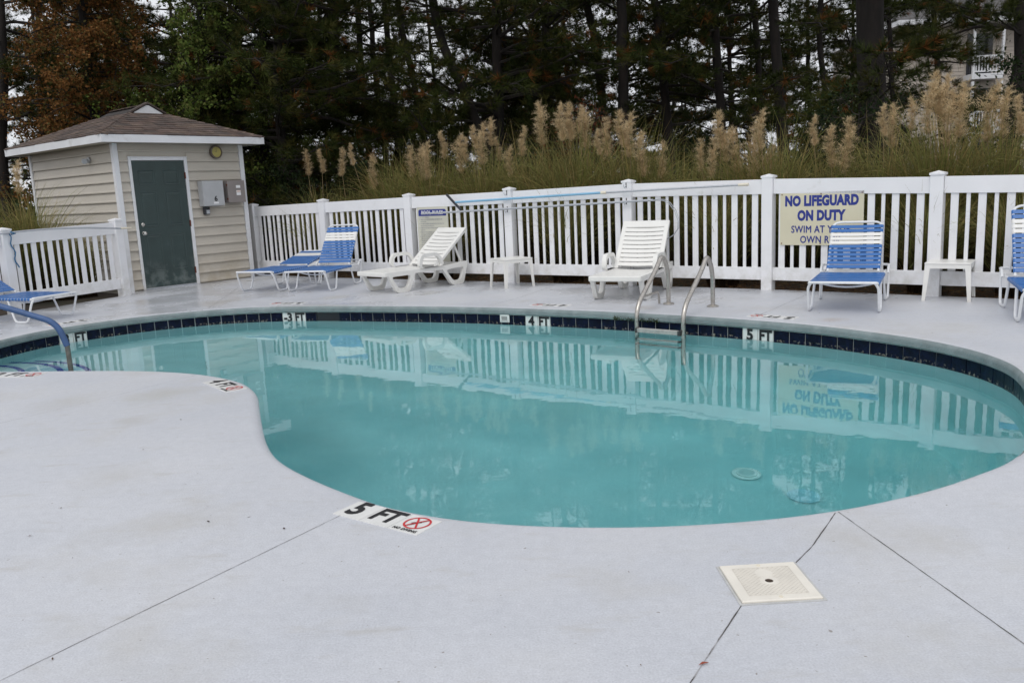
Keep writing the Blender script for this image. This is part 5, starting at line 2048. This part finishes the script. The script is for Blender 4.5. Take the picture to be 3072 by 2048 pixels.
def plume_mesh(L, wd, seed):
    """feathery seed head, base at the origin, pointing up: drooping side branches with fine hairs"""
    rng = np.random.default_rng(seed)
    nb, nh = 120, 17
    t = np.sort(rng.beta(1.0, 1.35, nb))
    az = rng.uniform(0, 2 * math.pi, nb)
    axis = lambda q: np.c_[.16 * L * q * q + .008 * np.sin(q * 9), .03 * np.sin(q * 4 + seed), q * L]
    ln = (wd * 1.3 * np.sin(np.pi * np.clip(t * .80 + .16, 0, 1)) ** .8 + .02) * rng.uniform(.45, 1.5, nb)
    B = axis(t)
    o = np.c_[np.cos(az), np.sin(az), np.zeros(nb)]
    h = np.repeat(np.arange(nb), nh)
    q = rng.uniform(.05, 1.05, nb * nh)
    lb = ln[h]
    spread = rng.uniform(.38, .75, nb)[h]
    # branchlet curve: up and out, then nodding
    C = B[h] + o[h] * (lb * q * spread)[:, None] + np.c_[np.zeros(len(q)), np.zeros(len(q)), lb * (q * .95 - .62 * q * q)]
    C += rng.normal(0, .008, C.shape)
    d = unit(o[h] * .55 + np.array([0, 0, .45]) + rng.normal(0, .55, C.shape))
    hl = rng.uniform(.02, .055, len(q))[:, None]
    sd = unit(np.cross(d, rng.normal(0, 1, C.shape))) * .0018
    V = np.stack([C + sd, C - sd, C + d * hl], 1).reshape(-1, 3)
    F = np.arange(len(V)).reshape(-1, 3)
    tone = np.repeat(rng.uniform(.8, 1.15, nb), nh)[:, None] * rng.uniform(.75, 1.2, (len(q), 1))
    cb = np.array([.70, .56, .355]) * tone
    # rachillae
    K = 5
    Vb, Fb = [], []
    for b in range(nb):
        side = np.cross(o[b], [0, 0, 1.]) * .0016
        o0 = len(V) + len(Vb)
        for k in range(K):
            qq = k / (K - 1)
            p = B[b] + o[b] * ln[b] * qq * .55 + np.array([0, 0, ln[b] * (qq * .95 - .62 * qq * qq)])
            Vb += [p + side * (1 - .7 * qq), p - side * (1 - .7 * qq)]
        for k in range(K - 1):
            a = o0 + 2 * k
            Fb += [(a, a + 1, a + 3), (a, a + 3, a + 2)]
    V = np.r_[V, np.array(Vb)]
    F = np.r_[F, np.array(Fb)]
    cb = np.r_[np.repeat(cb, 3, 0), np.tile(np.array([.48, .36, .22]), (len(Vb), 1))]
    return big_mesh('plume', V, F, M_['plume'], cb)


CL_M = [grass_clump_mesh(860, 2.02, .3, 60 + i) for i in range(4)]
PL_M = [plume_mesh(.40 + .05 * i, .050 + .010 * i, 80 + i) for i in range(4)]
ST_M = MB().tube([(0, 0, 0), (.0, 0, .5), (0, 0, 1)], [.0052, .0042, .003], 5, caps=False).mesh('stem', mat('straw_stem', (.30, .22, .115), .7, .2, 9))
CLUMPS = [(-3.72, 15.95, .74, 'small pampas clump nearest the shed with a tall plume'), (-3.05, 15.75, .72, 'low pampas clump behind the second fence panel'),
          (-2.15, 15.05, .98, 'pampas clump behind the third fence post'), (-1.35, 14.45, 1.0, 'pampas clump behind the pool rules sign with pale plumes'),
          (-.45, 13.95, 1.02, 'pampas clump with a thick cluster of plumes behind the white table'), (.35, 13.35, 1.02, 'arching green pampas clump left of the tallest central plumes'),
          (1.05, 12.85, 1.08, 'tall pampas clump with the highest central plumes'), (1.75, 12.35, 1.02, 'pampas clump behind the white lounger facing the pool'),
          (2.35, 12.0, .86, 'low pampas clump left of the lifeguard sign post'), (2.95, 11.5, .90, 'pampas clump with slender plumes left of the lifeguard sign'),
          (3.45, 11.1, .95, 'pampas clump behind the left end of the lifeguard sign'), (4.0, 10.7, .84, 'low arching pampas clump above the lifeguard sign'),
          (4.55, 10.3, .90, 'pampas clump above the right blue lounger'), (5.05, 9.9, 1.0, 'pampas clump with the dense right hand plumes'),
          (5.6, 9.65, .94, 'pampas clump at the right end before the balconies'), (6.3, 9.05, .92, 'pampas clump at the right picture edge')]
PLUMES = [(-3.81, 16.61, 2.22), (-3.35, 15.92, 2.17), (-3.06, 16.11, 2.19), (-2.72, 15.10, 2.20), (-2.42, 15.34, 1.99), (-1.64, 14.59, 2.11), (-1.47, 14.84, 2.11), (-1.28, 14.17, 2.12), (-0.98, 14.55, 2.30),
          (-0.79, 14.13, 2.21), (-0.68, 14.36, 2.17), (-0.48, 13.86, 2.32), (-0.33, 13.71, 2.35), (-0.16, 13.90, 2.45), (-0.06, 13.99, 2.13), (0.03, 13.41, 1.95), (0.28, 13.74, 2.26), (0.64, 13.46, 2.62),
          (0.82, 12.68, 2.49), (0.96, 12.95, 2.51), (1.16, 12.89, 2.50), (1.28, 13.01, 2.46), (1.44, 12.66, 2.28), (1.31, 12.30, 2.07), (1.66, 12.36, 2.32), (1.79, 12.26, 2.29), (1.98, 12.14, 1.99),
          (2.22, 12.36, 1.86), (2.59, 11.57, 1.86), (2.72, 11.37, 1.85), (2.87, 11.53, 2.18), (2.99, 11.54, 1.94), (3.18, 11.67, 1.98), (3.21, 11.34, 1.97), (3.27, 11.03, 2.15), (3.50, 11.43, 1.72),
          (3.87, 10.79, 2.03), (4.12, 10.77, 1.89), (4.25, 10.51, 1.99), (4.47, 10.13, 2.07), (4.71, 10.37, 2.11), (4.92, 10.29, 2.16), (4.84, 9.85, 2.27), (4.98, 9.98, 2.39), (5.04, 9.85, 2.36),
          (5.04, 9.69, 2.17), (5.17, 9.64, 2.24), (5.58, 9.99, 2.24), (5.71, 9.83, 2.19), (5.67, 9.42, 2.04)]
roots = []
rr = random.Random(5)


def clump(x, y, s, lab, k):
    root = empty('pampas_grass', (x, y, gz))
    tag(root, lab, 'pampas grass', 'pampas grass along the fence')
    link('blades', CL_M[k % 4], root, (0, 0, 0), (0, 0, rr.uniform(0, 6.28)), (s, s, s))
    link('blades', CL_M[(k + 1) % 4], root, (rr.uniform(-.3, .3), rr.uniform(-.2, .3), 0), (0, 0, rr.uniform(0, 6.28)), (s * .9, s * .9, s * .85))
    return root


def add_plume(root, x, y, z, q):
    c = root.location
    k = rr.randrange(4)
    sc_ = rr.uniform(.75, 1.35)
    L = (.40 + .05 * k) * sc_
    b = Vector(((c.x + (x - c.x) * .25), c.y + (y - c.y) * .25, gz))
    t = Vector((x, y, z))
    ax = (t - b).normalized()
    pb = t - ax * L - c
    rot = ax.to_track_quat('Z', 'X').to_euler()
    p = link('plume', PL_M[k], root, pb, rot, (sc_, sc_, sc_))
    st = link('stem', ST_M, p, None, None, None)
    ln = (t - ax * L - b).length
    st.scale = (1 / sc_, 1 / sc_, (ln + L * .9) / sc_)
    st.location = (0, 0, -ln / sc_)


for k, (x, y, s, lab) in enumerate(CLUMPS):
    roots.append(clump(x + .17, y + .25, s, lab, k))
for q, (x, y, z) in enumerate(PLUMES):
    root = min(roots, key=lambda r_: (r_.location.x - x) ** 2 + (r_.location.y - y) ** 2)
    add_plume(root, x, y, z, q)
lr = clump(-7.15, 12.75, .80, 'pampas clump left of the shed behind the left fence', 2)
add_plume(lr, -7.12, 12.6, 2.05, 0)
clump(-6.75, 12.9, .58, 'small pampas tuft against the left wall of the shed', 3)
clump(-7.9, 11.9, .8, 'pampas clump at the left picture edge behind the fence', 1)
# tufts close behind the pickets
TF = [(-3.35, 14.75, .62, 'green grass tuft pushing through the first fence panel'), (-1.05, 13.35, .50, 'green grass tuft behind the reclined white lounger'), (.85, 12.0, .66, 'green grass tuft behind the pickets right of the white table'),
      (2.75, 10.75, .62, 'green grass tuft behind the pickets left of the lifeguard sign'), (4.6, 9.25, .55, 'green grass tuft behind the table by the right loungers'), (5.3, 8.75, .55, 'green grass tuft behind the rightmost lounger')]
for k, (x, y, s, lab) in enumerate(TF):
    root = empty('grass_tuft', (x, y, gz))
    tag(root, lab, 'grass tuft', 'grass tufts behind the pickets')
    link('blades', CL_M[k % 4], root, None, (0, 0, k * 1.3), (s * 1.1, s * 1.1, s))

# pine straw under the fence
rng = np.random.default_rng(12)
k = 9000
P0, P1 = np.array(POSTS[0][:2]), np.array(POSTS[-1][:2])
t = rng.uniform(0, 1, k)
dn = (P1 - P0) / np.linalg.norm(P1 - P0)
nn = np.array([-dn[1], dn[0]])
xy = P0 + (P1 - P0) * t[:, None] + nn * (rng.uniform(.06, 1.3, k) ** 1.3)[:, None]
d = unit(rng.normal(0, 1, (k, 3)) * np.array([1, 1, .25]) + np.array([0, 0, .12]))
s = unit(np.cross(d, rng.normal(0, 1, (k, 3)))) * .0022
C = np.c_[xy, np.full(k, gz + .012) + rng.uniform(0, .03, k)]
L = rng.uniform(.06, .22, (k, 1))
V = np.stack([C - d * L / 2 + s, C - d * L / 2 - s, C + d * L / 2], 1).reshape(-1, 3)
col = np.repeat(np.array([(.17, .085, .04), (.26, .17, .085), (.10, .05, .028)])[rng.integers(0, 3, k)], 3, 0)
tag(link('pine_straw', big_mesh('pine_straw', V, np.arange(3 * k).reshape(-1, 3), M_['straw'], col)), 'brown pine straw lying under the fence', kind='stuff')

# moss on the lip behind the ladder
rng = np.random.default_rng(31)
k = 420
iM = near_idx(1.30, 8.52)
jj = (iM + rng.integers(-5, 5, k)) % NL
ps = LOOP[jj] + OUTN[jj] * rng.uniform(-.032, -.02, k)[:, None] + (np.roll(LOOP, -1, 0)[jj] - LOOP[jj]) * rng.uniform(0, 1, k)[:, None]
zz = -.080 + .05 * rng.beta(1, 3, k)
V, F, col = leaves(np.c_[ps, zz], .016, rng, np.array([(.05, .075, .02), (.07, .085, .03), (.035, .05, .018)])[rng.integers(0, 3, k)])
tag(link('moss', big_mesh('moss', V, F, M_['leaf'], col)), 'dark green moss on the pool lip behind the ladder', kind='stuff')

# small debris on the deck
rng = np.random.default_rng(15)
C = []
while len(C) < 46:
    x, y = rng.uniform(-4, 3.6), rng.uniform(1.9, 10)
    dmin = np.sqrt(((LOOP - np.array((x, y))) ** 2).sum(1))
    j = int(dmin.argmin())
    if dmin[j] > .1 and (np.array((x, y)) - LOOP[j]) @ OUTN[j] > 0 and y < 12 - .7 * x - .9:
        C.append((x, y, .004))
C = np.array(C)
V, F, col = leaves(C, .016, rng, np.array([(.10, .06, .035), (.16, .09, .05), (.07, .05, .04)])[rng.integers(0, 3, len(C))])
V[:, 2] = .003 + np.abs(V[:, 2] - .004) * .3
tag(link('deck_debris', big_mesh('deck_debris', V, F, M_['leaf'], col)), 'tiny dry leaf crumbs scattered on the deck', kind='stuff')
lfm = MB().add([(-.016, 0, .003), (-.004, -.004, .006), (.014, -.002, .005), (.016, .002, .004), (-.002, .004, .008)], [(0, 1, 4), (1, 2, 3, 4)])
lf_ = lfm.ob('fallen_leaf', mat('red_leaf', (.28, .06, .03), .7, .2, 50))
lf_.location = (.48, 2.09, .0)
lf_.rotation_euler = (0, 0, .3)
tag(lf_, 'tiny red leaf on the near deck below the skimmer lid', 'leaf')

# ------------------------------------------------------------------ apartment building far right
ab = empty('apartment_building', (21.75, 48, 0))
tag(ab, 'beige sided apartment building with white balconies seen through the pines at right', 'building')
far_side = mat('far_beige_siding', (.44, .39, .335), .6, .05, 2)


def far_boards(wall, x0, x1, z0, z1, y):
    n = int((z1 - z0) / .2)
    for i in range(n):
        za = z0 + i * .2
        MB().add([(x0, y - .03, za), (x1, y - .03, za), (x1, y, za + .2), (x0, y, za + .2), (x0, y + .02, za), (x1, y + .02, za)], [(0, 1, 2, 3), (0, 4, 5, 1)]).ob('siding_board', far_side, wall)


MB().box((0, .03, -.2), (14, 9, 9.0)).ob('wall_core', far_side, ab)
wl = MB().box((0, .0, -.2), (3.8, .03, 9.0)).ob('wall', far_side, ab)
far_boards(wl, 0, 3.75, .2, 9.0, -.002)
wl2 = MB().box((5.5, .0, -.2), (14, .03, 9.0)).ob('wall', far_side, ab)
far_boards(wl2, 5.5, 14, .2, 9.0, -.002)
for zf in (.55, 3.45, 6.35):
    bal = MB().box((3.75, -.9, zf - .28), (5.45, .0, zf)).ob('balcony', M_['trim'], ab)
    for x in (3.77, 5.33):
        MB().box((x, -.9, zf), (x + .12, -.78, zf + 2.5)).ob('post', M_['trim'], bal)
    MB().box((3.89, -.87, zf + .86), (5.33, -.81, zf + .95)).ob('rail', M_['trim'], bal)
    MB().box((3.89, -.87, zf + .08), (5.33, -.81, zf + .15)).ob('rail', M_['trim'], bal)
    bmx = MB().box((-.03, -.02, 0), (.03, .02, .71)).mesh('baluster', M_['trim'])
    for i in range(9):
        link('baluster', bmx, bal, (3.98 + i * .158, -.84, zf + .15))
    MB().box((3.9, -.01, zf + .02), (5.3, .028, zf + 2.2)).ob('balcony_door', M_['glass_dark'], ab)
for x in (7.6, 10.5):
    for zf in (.55, 3.45, 6.35):
        wn = MB().box((x, -.05, zf + .8), (x + .9, -.036, zf + 2.1)).ob('window', M_['glass_dark'], ab)
        fr = MB()
        for lo, hi in (((x - .1, zf + .7), (x, zf + 2.2)), ((x + .9, zf + .7), (x + 1.0, zf + 2.2)), ((x, zf + 2.1), (x + .9, zf + 2.2)), ((x, zf + .7), (x + .9, zf + .8)), ((x, zf + 1.42), (x + .9, zf + 1.47))):
            fr.box((lo[0], -.075, lo[1]), (hi[0], -.051, hi[1]))
        fr.ob('frame', M_['trim'], wn)
MB().box((-.4, -1.1, 9.0), (14.4, 9.4, 9.25)).ob('eave', M_['trim'], ab)
MB().add([(-.4, -1.1, 9.25), (14.4, -1.1, 9.25), (14.4, 9.4, 9.25), (-.4, 9.4, 9.25), (3, 4, 11.6), (11, 4, 11.6)], [(0, 1, 5, 4), (1, 2, 5), (2, 3, 4, 5), (3, 0, 4)]).ob('roof', M_['roofing_far'], ab)
